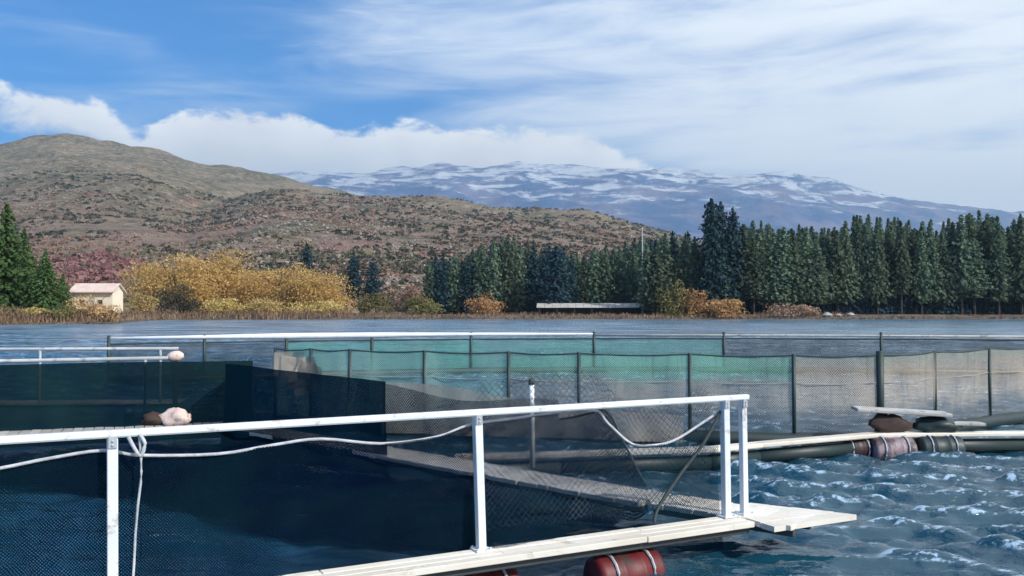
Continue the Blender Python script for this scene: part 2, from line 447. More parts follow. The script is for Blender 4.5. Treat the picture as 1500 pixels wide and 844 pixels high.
def build_terrain():
    nu, ny = 1150, 330
    us = np.tan(np.linspace(R(-62), R(62), nu))
    ys = 100 * (12500 / 100.) ** np.linspace(0, 1, ny)
    U, Y = np.meshgrid(us, ys)
    H = height(U, Y)
    V = np.stack([U * Y, Y, H], -1).reshape(-1, 3)
    i = np.arange(ny - 1)[:, None] * nu + np.arange(nu - 1)[None, :]
    Fc = np.stack([i, i + 1, i + nu + 1, i + nu], -1).reshape(-1, 4)
    def f(t, b, m):
        geo = t.new('ShaderNodeNewGeometry'); pos = geo.outputs['Position']
        sp = t.new('ShaderNodeSeparateXYZ'); t.l.new(pos, sp.inputs[0])
        X_, Y_, Z_ = sp.outputs
        n1 = t.noise(pos, 0.006, 8, 0.68)
        n2 = t.noise(pos, 0.022, 6, 0.7)
        n3 = t.noise(pos, 0.075, 6, 0.8)
        c = t.mix(t.step(n1, 0.38, 0.62), (0.175, 0.160, 0.095), (0.310, 0.250, 0.170))
        c = t.mix(t.m('MULTIPLY', t.step(n2, 0.50, 0.64), 0.75), c, (0.070, 0.080, 0.052))
        c = t.mix(t.m('MULTIPLY', t.step(n3, 0.53, 0.60), 0.85), c, (0.44, 0.36, 0.30))
        c = t.mix(t.m('MULTIPLY', t.step(n3, 0.47, 0.40), 0.55), c, (0.060, 0.050, 0.038))
        # rusty slopes low on the left, nearer than the big hill
        near = t.m('MULTIPLY', t.step(Y_, 1500.0, 700.0), t.step(n1, 0.36, 0.55))
        c = t.mix(t.m('MULTIPLY', near, 0.5), c, (0.36, 0.235, 0.20))
        red = t.m('MULTIPLY', t.step(t.noise(pos, 0.011, 5, 0.7), .54, .64), t.step(Y_, 2000.0, 1000.0))
        c = t.mix(t.m('MULTIPLY', red, 0.6), c, (0.28, 0.13, 0.11))
        grn = t.m('MULTIPLY', t.step(t.noise(pos, 0.0075, 5, 0.7), .56, .66), t.step(Y_, 2600.0, 1700.0))
        c = t.mix(t.m('MULTIPLY', grn, 0.7), c, (0.075, 0.095, 0.075))
        # far range: rock with blue haze put into its colour, and snow above the snow line
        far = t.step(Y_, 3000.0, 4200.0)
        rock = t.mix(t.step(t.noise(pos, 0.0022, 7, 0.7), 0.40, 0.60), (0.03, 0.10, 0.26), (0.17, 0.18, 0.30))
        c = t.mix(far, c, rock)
        dn = t.noise(t.xyz(t.m('MULTIPLY', X_, 0.0016), t.m('MULTIPLY', Y_, 0.0010), t.m('MULTIPLY', Z_, 0.0060)), 1.9, 9, 0.70, 0.5)
        sn = t.step(t.m('ADD', t.m('MULTIPLY', t.m('SUBTRACT', Z_, 1080.0), 0.0009), t.m('MULTIPLY_ADD', dn, 3.8, -1.9)), -0.02, 0.42)
        c = t.mix(t.m('MULTIPLY', far, sn), c, (0.58, 0.63, 0.70))
        # sandy rim at the water's edge
        rim = t.m('MULTIPLY', t.step(Z_, 1.3, 0.3), t.step(Y_, 600.0, 300.0))
        c = t.mix(t.m('MULTIPLY', rim, 0.8), c, (0.12, 0.105, 0.085))
        t.l.new(c, b.inputs['Base Color'])
        b.inputs['Roughness'].default_value = 0.95; b.inputs['Specular IOR Level'].default_value = 0.1
        bn = t.new('ShaderNodeBump'); bn.inputs['Strength'].default_value = 0.9; bn.inputs['Distance'].default_value = 9.0
        t.l.new(t.m('ADD', t.m('MULTIPLY', n2, 2.0), n3), bn.inputs['Height']); t.l.new(bn.outputs[0], b.inputs['Normal'])
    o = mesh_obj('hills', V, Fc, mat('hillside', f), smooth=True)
    tag(o, kind='structure')
build_terrain()

# ------------------------------------------------------------ water
def cage_line(p, q):
    return Vector(p), Vector(q)
# plan of the near cage: front corner, back corner and so on (x, y)
FD = Vector((2.10, 1.10, 0)).normalized()                 # along the front walkway
TIP = P(1268, 757, 0.30); TIP.z = 0
SIDE0 = Vector((2.70, 7.60, 0)); SIDE1 = Vector((-3.95, 13.85, 0))
BACKDIR = Vector((-1.95, -0.80, 0)).normalized()
def build_water():
    nu, ny = 760, 900
    us = np.linspace(-0.95, 0.95, nu)
    ys = 2.2 * (235 / 2.2) ** (np.linspace(0, 1, ny))
    U, Y = np.meshgrid(us, ys)
    X = U * Y
    rng = np.random.RandomState(4)
    Z = np.zeros_like(X)
    wx = fbm(X / 2.3, Y / 2.3, 3, 77) * 1.6; wy = fbm(X / 2.3 + 40, Y / 2.3, 3, 78) * 1.6
    cell = Y * (us[1] - us[0])
    for k in range(100):
        L = 0.11 * (1.05 / 0.11) ** rng.rand()
        th = R(256) + rng.randn() * 0.42
        kx, ky = math.cos(th) * 2 * PI / L, math.sin(th) * 2 * PI / L
        a = 0.0098 * L ** 0.86
        fade = np.clip((L / np.maximum(cell, Y * 0.0052) - 1.8) / 1.6, 0, 1)
        ph = kx * (X + wx * 0.35) + ky * (Y + wy * 0.35) + rng.rand() * 6.28
        Z += a * fade * (2 * (0.5 + 0.5 * np.sin(ph)) ** 1.35 - 0.9)
    # gusty patches; sheltered inside the near cage
    gust = 0.55 + 0.9 * fbm(X / 6.0, Y / 6.0, 3, 90)
    side = (X - 2.7) * 6.25 + (Y - 7.6) * 6.65          # > 0 outside the side walkway
    inside = 1 / (1 + np.exp(side * 0.35))
    Z *= gust * (1 - 0.62 * inside)
    V = np.stack([X, Y, Z], -1).reshape(-1, 3)
    i = np.arange(ny - 1)[:, None] * nu + np.arange(nu - 1)[None, :]
    Fc = np.stack([i, i + 1, i + nu + 1, i + nu], -1).reshape(-1, 4)
    def f(t, b, m):
        geo = t.new('ShaderNodeNewGeometry'); pos = geo.outputs['Position']
        sp = t.new('ShaderNodeSeparateXYZ'); t.l.new(pos, sp.inputs[0])
        n = t.noise(pos, 0.35, 3, 0.6)
        c = t.mix(n, (0.004, 0.042, 0.078), (0.010, 0.066, 0.105))
        # glints painted on the crests; bright sky reflection painted as pale streaks farther out
        crest_glint = t.m('MULTIPLY', t.step(sp.outputs[2], 0.022, 0.050), t.step(t.noise(t.xyz(t.m('MULTIPLY', sp.outputs[0], 0.6), sp.outputs[1]), 11.0, 3, .7), .50, .62))
        sky_streak = t.noise(t.xyz(t.m('MULTIPLY', sp.outputs[0], .05), t.m('MULTIPLY', sp.outputs[1], .22)), 2.0, 6, .7, .4)
        sky_streak = t.m('MULTIPLY', t.m('MULTIPLY', t.step(sky_streak, .40, .62), t.step(sp.outputs[1], 22.0, 70.0)), .72)
        c = t.mix(t.m('MAXIMUM', t.m('MULTIPLY', crest_glint, .75), sky_streak), c, (0.42, 0.61, 0.80))
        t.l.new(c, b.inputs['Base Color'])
        t.l.new(t.m('MULTIPLY_ADD', t.step(sp.outputs[1], 12.0, 90.0), 0.14, 0.04), b.inputs['Roughness'])
        b.inputs['IOR'].default_value = 1.6
        st = t.xyz(t.m('MULTIPLY', sp.outputs[0], 0.55), sp.outputs[1], sp.outputs[2])
        a1 = t.noise(st, 2.2, 4, 0.6, 0.4)
        a2 = t.noise(st, 0.45, 3, 0.55, 0.3)
        a3 = t.noise(st, 8.0, 4, 0.7, 0.5)
        hgt_ = t.m('ADD', t.m('MULTIPLY', a1, 0.16), t.m('ADD', t.m('MULTIPLY', a2, 0.25), t.m('MULTIPLY', a3, 0.070)))
        bn = t.new('ShaderNodeBump'); gst = t.noise(t.xyz(t.m('MULTIPLY', sp.outputs[0], .012), t.m('MULTIPLY', sp.outputs[1], .07)), 1.6, 5, .65, .6)
        t.l.new(t.m('MULTIPLY', t.m('MULTIPLY_ADD', t.step(sp.outputs[1], 10.0, 45.0), 0.55, 0.45), t.m('MULTIPLY_ADD', t.step(gst, .35, .65), .9, .45)), bn.inputs['Strength']); bn.inputs['Distance'].default_value = 0.6
        t.l.new(hgt_, bn.inputs['Height']); t.l.new(bn.outputs[0], b.inputs['Normal'])
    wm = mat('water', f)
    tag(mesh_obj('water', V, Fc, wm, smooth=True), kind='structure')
    # the rest of the sheet, out to the sides and behind
    s = MB(); z = -0.05
    B = 12600
    s.add([(-B, -400, z), (B, -400, z), (B, B, z - 0.001), (-B, B, z - 0.001)], [(0, 1, 2, 3)])
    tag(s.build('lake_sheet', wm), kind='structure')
build_water()

# ------------------------------------------------------------ plants
def leaves(cs, size, rng, out=None, squash=1.0, aspect=1.0):
    """leaf-sized quads at the points cs; out: direction each one roughly faces"""
    n = len(cs)
    nrm = rng.normal(size=(n, 3))
    if out is not None: nrm = nrm * 0.8 + out
    nrm /= np.linalg.norm(nrm, axis=1)[:, None] + 1e-9
    r_ = rng.normal(size=(n, 3)); a = np.cross(nrm, r_); a /= np.linalg.norm(a, axis=1)[:, None] + 1e-9
    b = np.cross(nrm, a)
    s = (size * (0.6 + 0.8 * rng.rand(n)))[:, None]
    a = a * s * aspect; b = b * s
    v = np.stack([cs - a * 0.5, cs - b * 0.35 + a * 0.1, cs + a * 0.5, cs + b * 0.45 - a * .05], 1).reshape(-1, 3)
    f = np.arange(n * 4).reshape(-1, 4)
    return v, f
def conifer_mesh(seed, h, rad, base, n_lvl, per, leaf, droop=0.35, power=0.8, top_round=0.0):
    rng = np.random.RandomState(seed)
    C = []; O = []
    for k in range(n_lvl):
        t = k / (n_lvl - 1.0)
        z = base + (h - base) * (t ** 0.92)
        r0 = rad * ((1 - t) ** power) * (0.75 + 0.5 * rng.rand()) + 0.10
        if t < 0.12: r0 *= 0.55 + 3.5 * t
        nb = max(3, int(per * (1 - 0.55 * t)))
        a0 = rng.rand() * 6.28
        for j in range(nb):
            an = a0 + 2 * PI * j / nb + rng.randn() * 0.25
            rr = r0 * (0.65 + 0.5 * rng.rand())
            m = max(2, int(rr / (leaf * 0.42)))
            for q in range(m):
                s = (q + 0.4 + 0.5 * rng.rand()) / m
                rd = rr * s
                zz = z - droop * rd * s + rng.randn() * 0.12 * leaf + 0.10 * rd
                C.append((math.cos(an) * rd + rng.randn() * .12 * leaf, math.sin(an) * rd + rng.randn() * .12 * leaf, zz))
                O.append((math.cos(an) * 0.6, math.sin(an) * 0.6, 0.7))
    C = np.array(C); O = np.array(O)
    return leaves(C, leaf, rng, O)
def trunk_mesh(h, r0, r1=0.03, bend=0.15, seed=0):
    rng = random.Random(seed); m = MB(); pts = []; rr = []
    n = 6
    for i in range(n + 1):
        t = i / n
        pts.append((rng.uniform(-bend, bend) * t, rng.uniform(-bend, bend) * t, h * t)); rr.append(r0 * (1 - t) + r1 * t)
    m.tube(pts, rr, 6); return m
def limbs(m, rng, n, z0, z1, length, r=0.08, up=0.8):
    for i in range(n):
        a = rng.random() * 2 * PI; z = rng.uniform(z0, z1); L = length * rng.uniform(.6, 1.1)
        p0 = Vector((0, 0, z)); p1 = p0 + Vector((math.cos(a) * L * .5, math.sin(a) * L * .5, L * up * .6)); p2 = p1 + Vector((math.cos(a + .3) * L * .5, math.sin(a + .3) * L * .5, L * up * .35))
        m.tube([p0, p1, p2], [r, r * .6, r * .2], 5)
def place_tree(name, tm, cm, bark, leafm, x, y, s, label, cat, group, rz=None, sz=None, z=None):
    e = thing(name, label, cat, (x, y, hgt(x, y) - 0.1 if z is None else z), random.random() * 6.28 if rz is None else rz, group)
    e.scale = (s, s, sz or s)
    for nm, me in (('trunk', tm), ('crown', cm)):
        o = bpy.data.objects.new(nm, me); COL.objects.link(o); o.parent = e
    return e
def me_of(verts, faces, m, name):
    o = mesh_obj(name, verts, faces, m); me = o.data
    bpy.data.objects.remove(o); return me
def trunk_me(mb, m):
    o = mb.build('trunk', m); me = o.data; bpy.data.objects.remove(o); return me

# conifer kinds: unit heights in metres
CON = []
for k in range(5):
    v, f = conifer_mesh(100 + k, 22.0, 3.3 + 0.6 * (k % 3), 3.6 + 1.6 * (k % 2), 40, 14, 0.72, (.32, .15, .45, .25, .38)[k], (.72, .5, .9, .6, .8)[k])
    CON.append((trunk_me(trunk_mesh(21.0, 0.30, 0.04, 0.2, k), M['bark']), me_of(v, f, M['pine'], 'crown')))
COND = []
for k in range(3):
    v, f = conifer_mesh(200 + k, 22.0, 4.4, 2.0, 42, 15, 0.8, 0.30, 0.36)
    COND.append((trunk_me(trunk_mesh(21.0, 0.34, 0.05, 0.2, 30 + k), M['bark']), me_of(v, f, M['pine_dark'], 'crown')))
CONG = []
for k in range(2):
    v, f = conifer_mesh(300 + k, 20.0, 6.3, 0.8, 46, 16, 0.62, 0.34, 0.9)
    CONG.append((trunk_me(trunk_mesh(19.0, 0.38, 0.05, 0.2, 50 + k), M['bark']), me_of(v, f, M['pine_green'], 'crown')))
CONM = []
for k in range(4):
    v, f = conifer_mesh(400 + k, 17.0, 3.2 + .4 * (k % 2), 1.6, 32, 12, 0.75, 0.25, 0.55)
    CONM.append((trunk_me(trunk_mesh(16.0, 0.26, 0.04, 0.2, 70 + k), M['bark']), me_of(v, f, M['pine_dark'] if k == 2 else M['pine'], 'crown')))

def crown_top(px):      # row of the tree tops of the plantation
    return np.interp(px, [930, 985, 1010, 1110, 1180, 1300, 1390, 1500, 1900], [350, 352, 340, 330, 326, 326, 322, 316, 316])
rng = random.Random(3)
for row in range(6):
    Y0 = 222 + row * 7.0
    px = 948 + (row % 2) * 9 - row * 2
    step = 15.5 if row < 3 else 24
    while px < 1640:
        Y = Y0 + rng.uniform(-2.2, 2.2)
        x = PD(px, Y)
        zt = CAMZ + (HOR - (crown_top(px) + rng.uniform(-7, 22) + 5 * math.sin(px * .043))) / F * Y
        z0 = hgt(x, Y) - .1
        k = rng.randrange(5)
        tm, cm = CON[k]
        if rng.random() < .16: zt -= rng.uniform(1, 4)
        sz = (zt - z0) / 22.0
        if px < 1010: tm, cm = CONM[rng.randrange(4)]; sz = (zt - z0) / 17.0
        zone = ('near its left end, behind the rust orange bushes', 'in its middle, above the pale boulders', 'in its right part, over the dark shade leaves')[0 if px < 1110 else 1 if px < 1300 else 2]
        place_tree('conifer', tm, cm, None, None, x, Y, rng.uniform(.85, 1.2), 'slim conifer of the right shore plantation, ' + zone,
                   'tree', 'plantation conifers ' + zone, sz=sz)
        px += step * rng.uniform(.8, 1.2)
# the tall dark ones that rise above the plantation
for i, (px, top, Y, sc) in enumerate(((1043, 293, 219, .95), (1056, 298, 222, .9), (1074, 307, 221, .8))):
    x = PD(px, Y); z0 = hgt(x, Y) - .1; tm, cm = COND[i]
    lab = ('tallest dark conifer, rising above the left end of the plantation', 'dark conifer close against the tallest one on its right side',
           'shorter dark conifer at the right of the tallest group')[i]
    place_tree('conifer', tm, cm, None, None, x, Y, sc, lab, 'tree', 'tall dark conifers at the left end of the plantation', sz=(CAMZ + (HOR - top) / F * Y - z0) / 22)
# the lower belt in the middle
def belt_top(px):
    return np.interp(px, [600, 640, 700, 740, 800, 850, 900, 960], [388, 380, 366, 350, 362, 372, 362, 350])
for row in range(4):
    Y0 = 246 + row * 7
    px = 628 + row * 5
    while px < 965:
        Y = Y0 + rng.uniform(-2, 2); x = PD(px, Y)
        zt = CAMZ + (HOR - (belt_top(px) + rng.uniform(-5, 15))) / F * Y
        z0 = hgt(x, Y) - .1; tm, cm = CONM[rng.randrange(4)]
        place_tree('conifer', tm, cm, None, None, x, Y, rng.uniform(.8, 1.1), 'bushy conifer in the lower belt of trees behind the middle of the far shore',
                   'tree', 'conifers of the belt in the middle of the far shore', sz=(zt - z0) / 17)
        px += 19 * rng.uniform(.8, 1.2)
for (px, top, Y, lab) in ((815, 362, 236, 'near black cone shaped conifer standing in front of the middle belt'),
                          (518, 372, 300, 'left of two small conifers standing right of the golden willows'),
                          (546, 380, 302, 'right of two small conifers standing right of the golden willows'),
                          (449, 358, 330, 'dark conifer tip showing above the golden willows')):
    x = PD(px, Y); z0 = hgt(x, Y) - .1; tm, cm = COND[0] if px == 815 else CONM[2]
    hh = 22. if px == 815 else 17.
    place_tree('conifer', tm, cm, None, None, x, Y, 1.05 if px == 815 else 1.3, lab, 'tree', None, sz=(CAMZ + (HOR - top) / F * Y - z0) / hh)
# green conifers at the left edge
for i, (px, top, Y, sc, lab) in enumerate(((8, 300, 150, 1.08, 'large sunlit green conifer cut by the left edge of the photo'),
                                           (66, 366, 148, .66, 'small green conifer at the foot of the large one, beside the cream cabin'),
                                           (-95, 320, 156, 1.0, 'green conifer behind the large one at the left edge'),
                                           (34, 336, 158, .8, 'mid sized green conifer between the large one at the left edge and the small one'),
                                           (92, 402, 152, .42, 'smallest green conifer, nearest the cream cabin'))):
    x = PD(px, Y); z0 = hgt(x, Y) - .1; tm, cm = CONG[i % 2]
    place_tree('conifer', tm, cm, None, None, x, Y, sc, lab, 'tree', None, sz=(CAMZ + (HOR - top) / F * Y - z0) / 20)

def broad_mesh(seed, w, d, h, base, nclump, nleaf, leaf, droop=0.0):
    rng = np.random.RandomState(seed)
    C = []; O = []
    for k in range(nclump):
        an = rng.rand() * 6.28; rr = math.sqrt(rng.rand()) * 0.72
        zc = base + (h - base) * (0.12 + 0.78 * rng.rand() * (1 - rr ** 2 * .75))
        c = np.array((math.cos(an) * rr * w / 2, math.sin(an) * rr * d / 2, zc))
        cr = np.array((w * .19, d * .19, (h - base) * .20)) * (0.65 + .6 * rng.rand())
        n = nleaf
        v = rng.normal(size=(n, 3)); v /= np.linalg.norm(v, axis=1)[:, None]
        rad = (0.55 + 0.5 * rng.rand(n))[:, None]
        p = c + v * cr * rad
        if droop:
            dd = np.clip(-v[:, 2] + .3, 0, 1) * droop * rng.rand(n) * (h - base)
            p[:, 2] -= dd
        p[:, 2] = np.maximum(p[:, 2], base * .3 + 0.1 * rng.rand(n))
        p[:, 2] = np.minimum(p[:, 2], h + .3 * rng.rand(n))
        C.append(p); O.append(v * 0.7 + np.array((0, 0, .3)))
    return leaves(np.concatenate(C), leaf, rng, np.concatenate(O))
def broad_tree(name, px0, px1, top, Y, m, label, cat, group=None, seed=0, base=0.6, ncl=26, nl=110, leaf=.5, droop=.3, depth=None, z=None):
    xc = PD((px0 + px1) / 2, Y); w = (px1 - px0) / F * Y
    z0 = hgt(xc, Y) - .1 if z is None else z
    h = CAMZ + (HOR - top) / F * Y - z0
    v, f = broad_mesh(seed, w, depth or w * .8, h, min(base, h * .3), ncl, nl, leaf, droop)
    e = thing(name, label, cat, (xc, Y, z0), 0, group)
    tb = trunk_mesh(h * .8, max(.05, h * .025), .02, .3, seed); limbs(tb, random.Random(seed), 7, h * .2, h * .55, w * .42, max(.03, h * .011))
    tb.build('trunk', M['bark'], e)
    mesh_obj('crown', v, f, m, e)
    return e
G = 'golden willows on the far shore'
broad_tree('willow', 182, 345, 372, 232, M['gold'], 'leftmost tall golden willow, with a shaded dark hollow under its left side', 'tree', G, 1, 3.4, 46, 330, .46)
broad_tree('willow', 255, 400, 368, 240, M['gold'], 'highest golden willow in the middle of the golden clump', 'tree', G, 2, 1.2, 46, 330, .46)
broad_tree('willow', 340, 470, 381, 238, M['gold'], 'golden willow just right of the highest one', 'tree', G, 3, 1.0, 40, 300, .44)
broad_tree('willow', 405, 520, 396, 234, M['gold'], 'rightmost golden willow, sloping down to the water', 'tree', G, 4, .8, 40, 300, .44)
GS = 'low straw coloured willow bushes at the waterline'
for i, (a, b_, t_, Y_) in enumerate(((292, 372, 436, 216), (350, 440, 434, 216), (420, 512, 438, 215))):
    broad_tree('willow_bush', a, b_, t_, Y_, M['straw'], ('left', 'middle', 'right')[i] + ' one of the low straw yellow bushes at the water before the golden willows',
               'bush', GS, 10 + i, .1, 20, 120, .42, .5)
broad_tree('bush', 180, 236, 429, 200, M['straw'], 'round yellow green bush standing alone left of the dark hollow', 'bush', None, 15, .1, 18, 120, .42, .4)
broad_tree('bush', 222, 296, 414, 222, M['shrub'], 'dark bush standing in for the shade in the hollow under the leftmost golden willow', 'bush', None, 16, .1, 18, 120, .5, .3)  # dark leaves put where the hollow is in shade
broad_tree('bush', 92, 180, 433, 141, M['orange'], 'orange yellow bush at the water below the cream cabin', 'bush', None, 17, .05, 16, 110, .3, .4)
for i, (a, b_, t_, Y_, m, lab) in enumerate((
        (560, 632, 408, 226, 'pinkish', 'pinkish brown bush between the small conifers and the middle belt'),
        (520, 582, 425, 222, 'olive', 'dull olive bush right beside the golden willows'),
        (585, 650, 432, 220, 'olive', 'low olive bush in front of the pinkish bush'),
        (674, 744, 429, 220, 'orange', 'rounded rust brown bush on the shore below the middle belt'),
        (960, 1012, 404, 217, 'olive', 'upright olive yellow tree by the pale shed end'),
        (990, 1040, 418, 216, 'orange', 'rust orange bush right of the olive yellow tree'),
        (1030, 1092, 433, 215, 'orange', 'low rust orange bush at the foot of the plantation'),
        (1105, 1205, 444, 216, 'pinkish', 'long low brown bush at the foot of the plantation'))):
    broad_tree('bush', a, b_, t_, Y_, M[m], lab, 'bush', 'bushes along the far shore', 30 + i, .1, 20, 110, .42, .2)
# dark leaves put in for the forest shade at the foot of the plantation
def shade_leaves():
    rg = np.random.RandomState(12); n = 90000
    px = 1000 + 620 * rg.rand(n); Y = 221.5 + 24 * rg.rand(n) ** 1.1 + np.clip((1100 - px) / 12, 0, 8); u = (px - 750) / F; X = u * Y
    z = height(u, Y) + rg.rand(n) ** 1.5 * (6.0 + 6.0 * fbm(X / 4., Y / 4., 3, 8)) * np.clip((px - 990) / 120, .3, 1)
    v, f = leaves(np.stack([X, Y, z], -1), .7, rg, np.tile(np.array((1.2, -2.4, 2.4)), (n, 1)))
    tag(mesh_obj('shade_leaves', v, f, M['under']), 'dark bluish leaves put in for the forest shade at the foot of the plantation', 'shade_leaves', kind='stuff')
shade_leaves()
for i, (a, b_, t_, m, lab) in enumerate(((-30, 34, 446, 'olive', 'yellow green bank bush at the left edge of the photo'), (22, 78, 449, 'straw', 'straw coloured bank bush below the green conifers'), (64, 112, 447, 'olive', 'olive bank bush left of the orange bush below the cabin'))):
    broad_tree('bush', a, b_, t_, 137, M[m], lab, 'bush', 'bushes on the left bank', 60 + i, .05, 14, 110, .3, .3)
# reeds at the left bank
def reeds():
    rg = np.random.RandomState(5); V = []; Fs = []; n = 0
    v_all = []; f_all = []
    for (a, b_, Yr, hh, cnt) in ((-500, 165, 5.5, 1.0, 14000), (165, 515, 5, 1.0, 2500), (515, 1250, 4, .6, 2200)):
        pxs = a + (b_ - a) * rg.rand(cnt); u = (pxs - 750) / F
        Y = shore_y(u) + 2 + rg.rand(cnt) * Yr * (1.6 if a < 0 else 1.2); X = u * Y
        z = np.maximum(height(u, Y), .05)
        h = hh * (.5 + .8 * rg.rand(cnt)) * (0.7 + 0.8 * vnoise(X / 3., Y * 0, 3))
        w = .07 + .09 * rg.rand(cnt); an = rg.rand(cnt) * 6.28; lx = rg.randn(cnt) * .25; ly = rg.randn(cnt) * .25
        p = np.stack([np.stack([X - w * np.cos(an), Y - w * np.sin(an), z], -1), np.stack([X + w * np.cos(an), Y + w * np.sin(an), z], -1),
                      np.stack([X + lx + .3 * w, Y + ly, z + h], -1), np.stack([X + lx - .3 * w, Y + ly, z + h], -1)], 1).reshape(-1, 3)
        v_all.append(p)
    V = np.concatenate(v_all); f = np.arange(len(V)).reshape(-1, 4)
    tag(mesh_obj('reeds', V, f, M['reed']), 'dry brown reeds and grass along the far bank', 'reeds', kind='stuff')
reeds()
# scrub on the hillsides: far too many to count
def scrub(name, n, seed, m, px0, px1, Y0, Y1, size, label, patch=None):
    rg = np.random.RandomState(seed)
    px = px0 + (px1 - px0) * rg.rand(n * 3); u = (px - 750) / F
    Y = Y0 * (Y1 / Y0) ** rg.rand(n * 3); X = u * Y
    keep = (fbm(X / 40., Y / 60., 4, 31 + seed) * .5 + .5 * fbm(X / 210., Y / 260., 3, 61 + seed)) > .49
    if patch is not None: keep = ((px - patch[0]) / patch[2]) ** 2 + ((Y - patch[1]) / patch[3]) ** 2 < rg.rand(n * 3) ** .5
    u = u[keep][:n]; Y = Y[keep][:n]; X = X[keep][:n]
    z = height(u, Y); k = 14
    s = size * (0.5 + rg.rand(len(X)) ** 2 * 1.4) * (0.6 + Y / 1500.)
    C = []; O = []
    for q in range(k):
        v = rg.normal(size=(len(X), 3)); v /= np.linalg.norm(v, axis=1)[:, None]; v[:, 2] = np.abs(v[:, 2])
        C.append(np.stack([X, Y, z], -1) + v * (s * .5)[:, None] * np.array((1.1, 1.1, .85))); O.append(v)
    S = np.tile(s, k)
    C = np.concatenate(C); O = np.concatenate(O)
    vv, ff = leaves(C, 1.0, rg, O)
    cc = np.repeat(C, 4, axis=0); vv = cc + (vv - cc) * np.repeat(S * .55, 4)[:, None]
    tag(mesh_obj(name, vv, ff, m), label, 'scrub', kind='stuff')
scrub('scrub', 13000, 1, M['shrub'], -200, 1150, 270, 1700, 2.3, 'dark scrub dotted over the brown hillsides')
scrub('scrub', 9000, 2, M['pinkish'], -200, 1100, 270, 1500, 2.2, 'russet scrub scattered over the lower slopes')
scrub('scrub', 900, 4, M['scrubolive'], -100, 700, 260, 700, 3.0, 'olive scrub on the slope behind the far bank')
scrub('scrub', 6000, 6, M['palescrub'], -200, 1150, 280, 1400, 1.9, 'pale dry tussocks dotted over the brown hillsides')
scrub('scrub', 900, 3, M['redleaf'], 20, 300, 380, 700, 3.6, 'crimson bushes massed on the lower left slope', patch=(140, 520, 75, 120))

# ------------------------------------------------------------ far buildings and poles
def cabin():
    Y = 162.; x0, x1 = PD(102, Y), PD(168, Y); xc = (x0 + x1) / 2; w = x1 - x0
    z0 = 1.4
    ztop = CAMZ + (HOR - 416) / F * Y; zeave = CAMZ + (HOR - 428) / F * Y
    e = thing('cabin', 'small cream cabin with a pale pinkish roof behind the left bank', 'cabin', (xc, Y, z0))
    m = MB(); m.box((0, 2.2, (zeave - z0) / 2 - .5), (w - .8, 4.4, zeave - z0 + 1.0)); wall = m.build('wall', M['cream'], e)
    m = MB(); h0 = zeave - z0; h1 = ztop - z0
    for s in (0, 1):
        y0, y1 = ((-.7, 2.2), (5.1, 2.2))[s]
        vs = [(-w / 2, y0, h0 - .1), (w / 2, y0, h0 - .1), (w / 2, y1, h1), (-w / 2, y1, h1)]
        m.add(vs + [(a, b_, c + .18) for a, b_, c in vs], [(0, 1, 2, 3), (7, 6, 5, 4), (0, 4, 5, 1), (1, 5, 6, 2), (2, 6, 7, 3), (3, 7, 4, 0)])
    m.build('roof', M['roofpink'], e)
    m = MB(); 
    for sx in (-1, 1):
        xx = sx * (w / 2 - .42)
        m.add([(xx, 0, h0), (xx, 4.4, h0), (xx, 2.2, h1 - .05)], [(0, 1, 2)])
    m.build('gable', M['cream'], e)
    for xx in (-1.8, 1.5):
        m = MB(); m.box((xx, -.03, h0 * .55), (1.0, .08, .9)); fr = m.build('window', M['palewood'], e)
        m = MB(); m.box((xx, -.085, h0 * .55), (.8, .04, .7)); m.build('pane', M['glass'], fr)
    m = MB(); m.box((0, -.04, h0 * .4), (.9, .1, h0 * .78)); m.build('door', M['palewood'], e)
cabin()
def shed():
    Y = 226.; x0, x1 = PD(786, Y), PD(948, Y); w = x1 - x0; xc = (x0 + x1) / 2; z0 = .8
    ze = CAMZ + (HOR - 450.5) / F * Y - z0; zt = CAMZ + (HOR - 444) / F * Y - z0
    e = thing('open_shed', 'long low shed with a pale sheet roof and dark open front', 'shed', (xc, Y, z0), R(-3))
    m = MB()
    n = 14
    for i in range(n):
        a = -w / 2 + w * i / n; b_ = -w / 2 + w * (i + 1) / n - .06
        p = MB()
        vs = [(a, -.6, ze), (b_, -.6, ze), (b_, 5.5, zt), (a, 5.5, zt)]
        p.add([(q, r_, s - .07) for q, r_, s in vs] + vs, [(3, 2, 1, 0), (4, 5, 6, 7), (0, 1, 5, 4), (1, 2, 6, 5), (2, 3, 7, 6), (3, 0, 4, 7)])
        p.build('roof_sheet', M['roofpale'], e)
    m.box((0, 5.2, zt / 2), (w - .4, .2, zt - .2)); m.box((-w / 2 + .4, 2.6, ze / 2 - .05), (.2, 5.0, ze - .1)); m.box((w / 2 - .4, 2.6, ze / 2 - .05), (.2, 5.0, ze - .1))
    m.build('wall', M['darkwall'], e)
    for i in range(7):
        m = MB(); m.box((-w / 2 + .8 + i * (w - 1.6) / 6, -.2, ze / 2 - .06), (.22, .22, ze - .1)); m.build('post', M['darkwall'], e)
shed()
for (px, top, Y, lab) in ((941, 336, 224, 'tall pale bare pole standing among conifers above the shed'),):
    x = PD(px, Y); z0 = hgt(x, Y) - .1; h = CAMZ + (HOR - top) / F * Y - z0
    e = thing('tall_pole', lab, 'pole', (x, Y, z0))
    m = MB(); m.tube([(0, 0, 0), (0.05, 0, h * .5), (0, 0, h)], [.20, .17, .13], 8); m.build('shaft', M['palewood'], e)
    m = MB(); m.lathe((0, 0, h), [(.26, 0), (.30, .1), (.22, .35), (.05, .45)], 8); m.build('cap', M['palewood'], e)
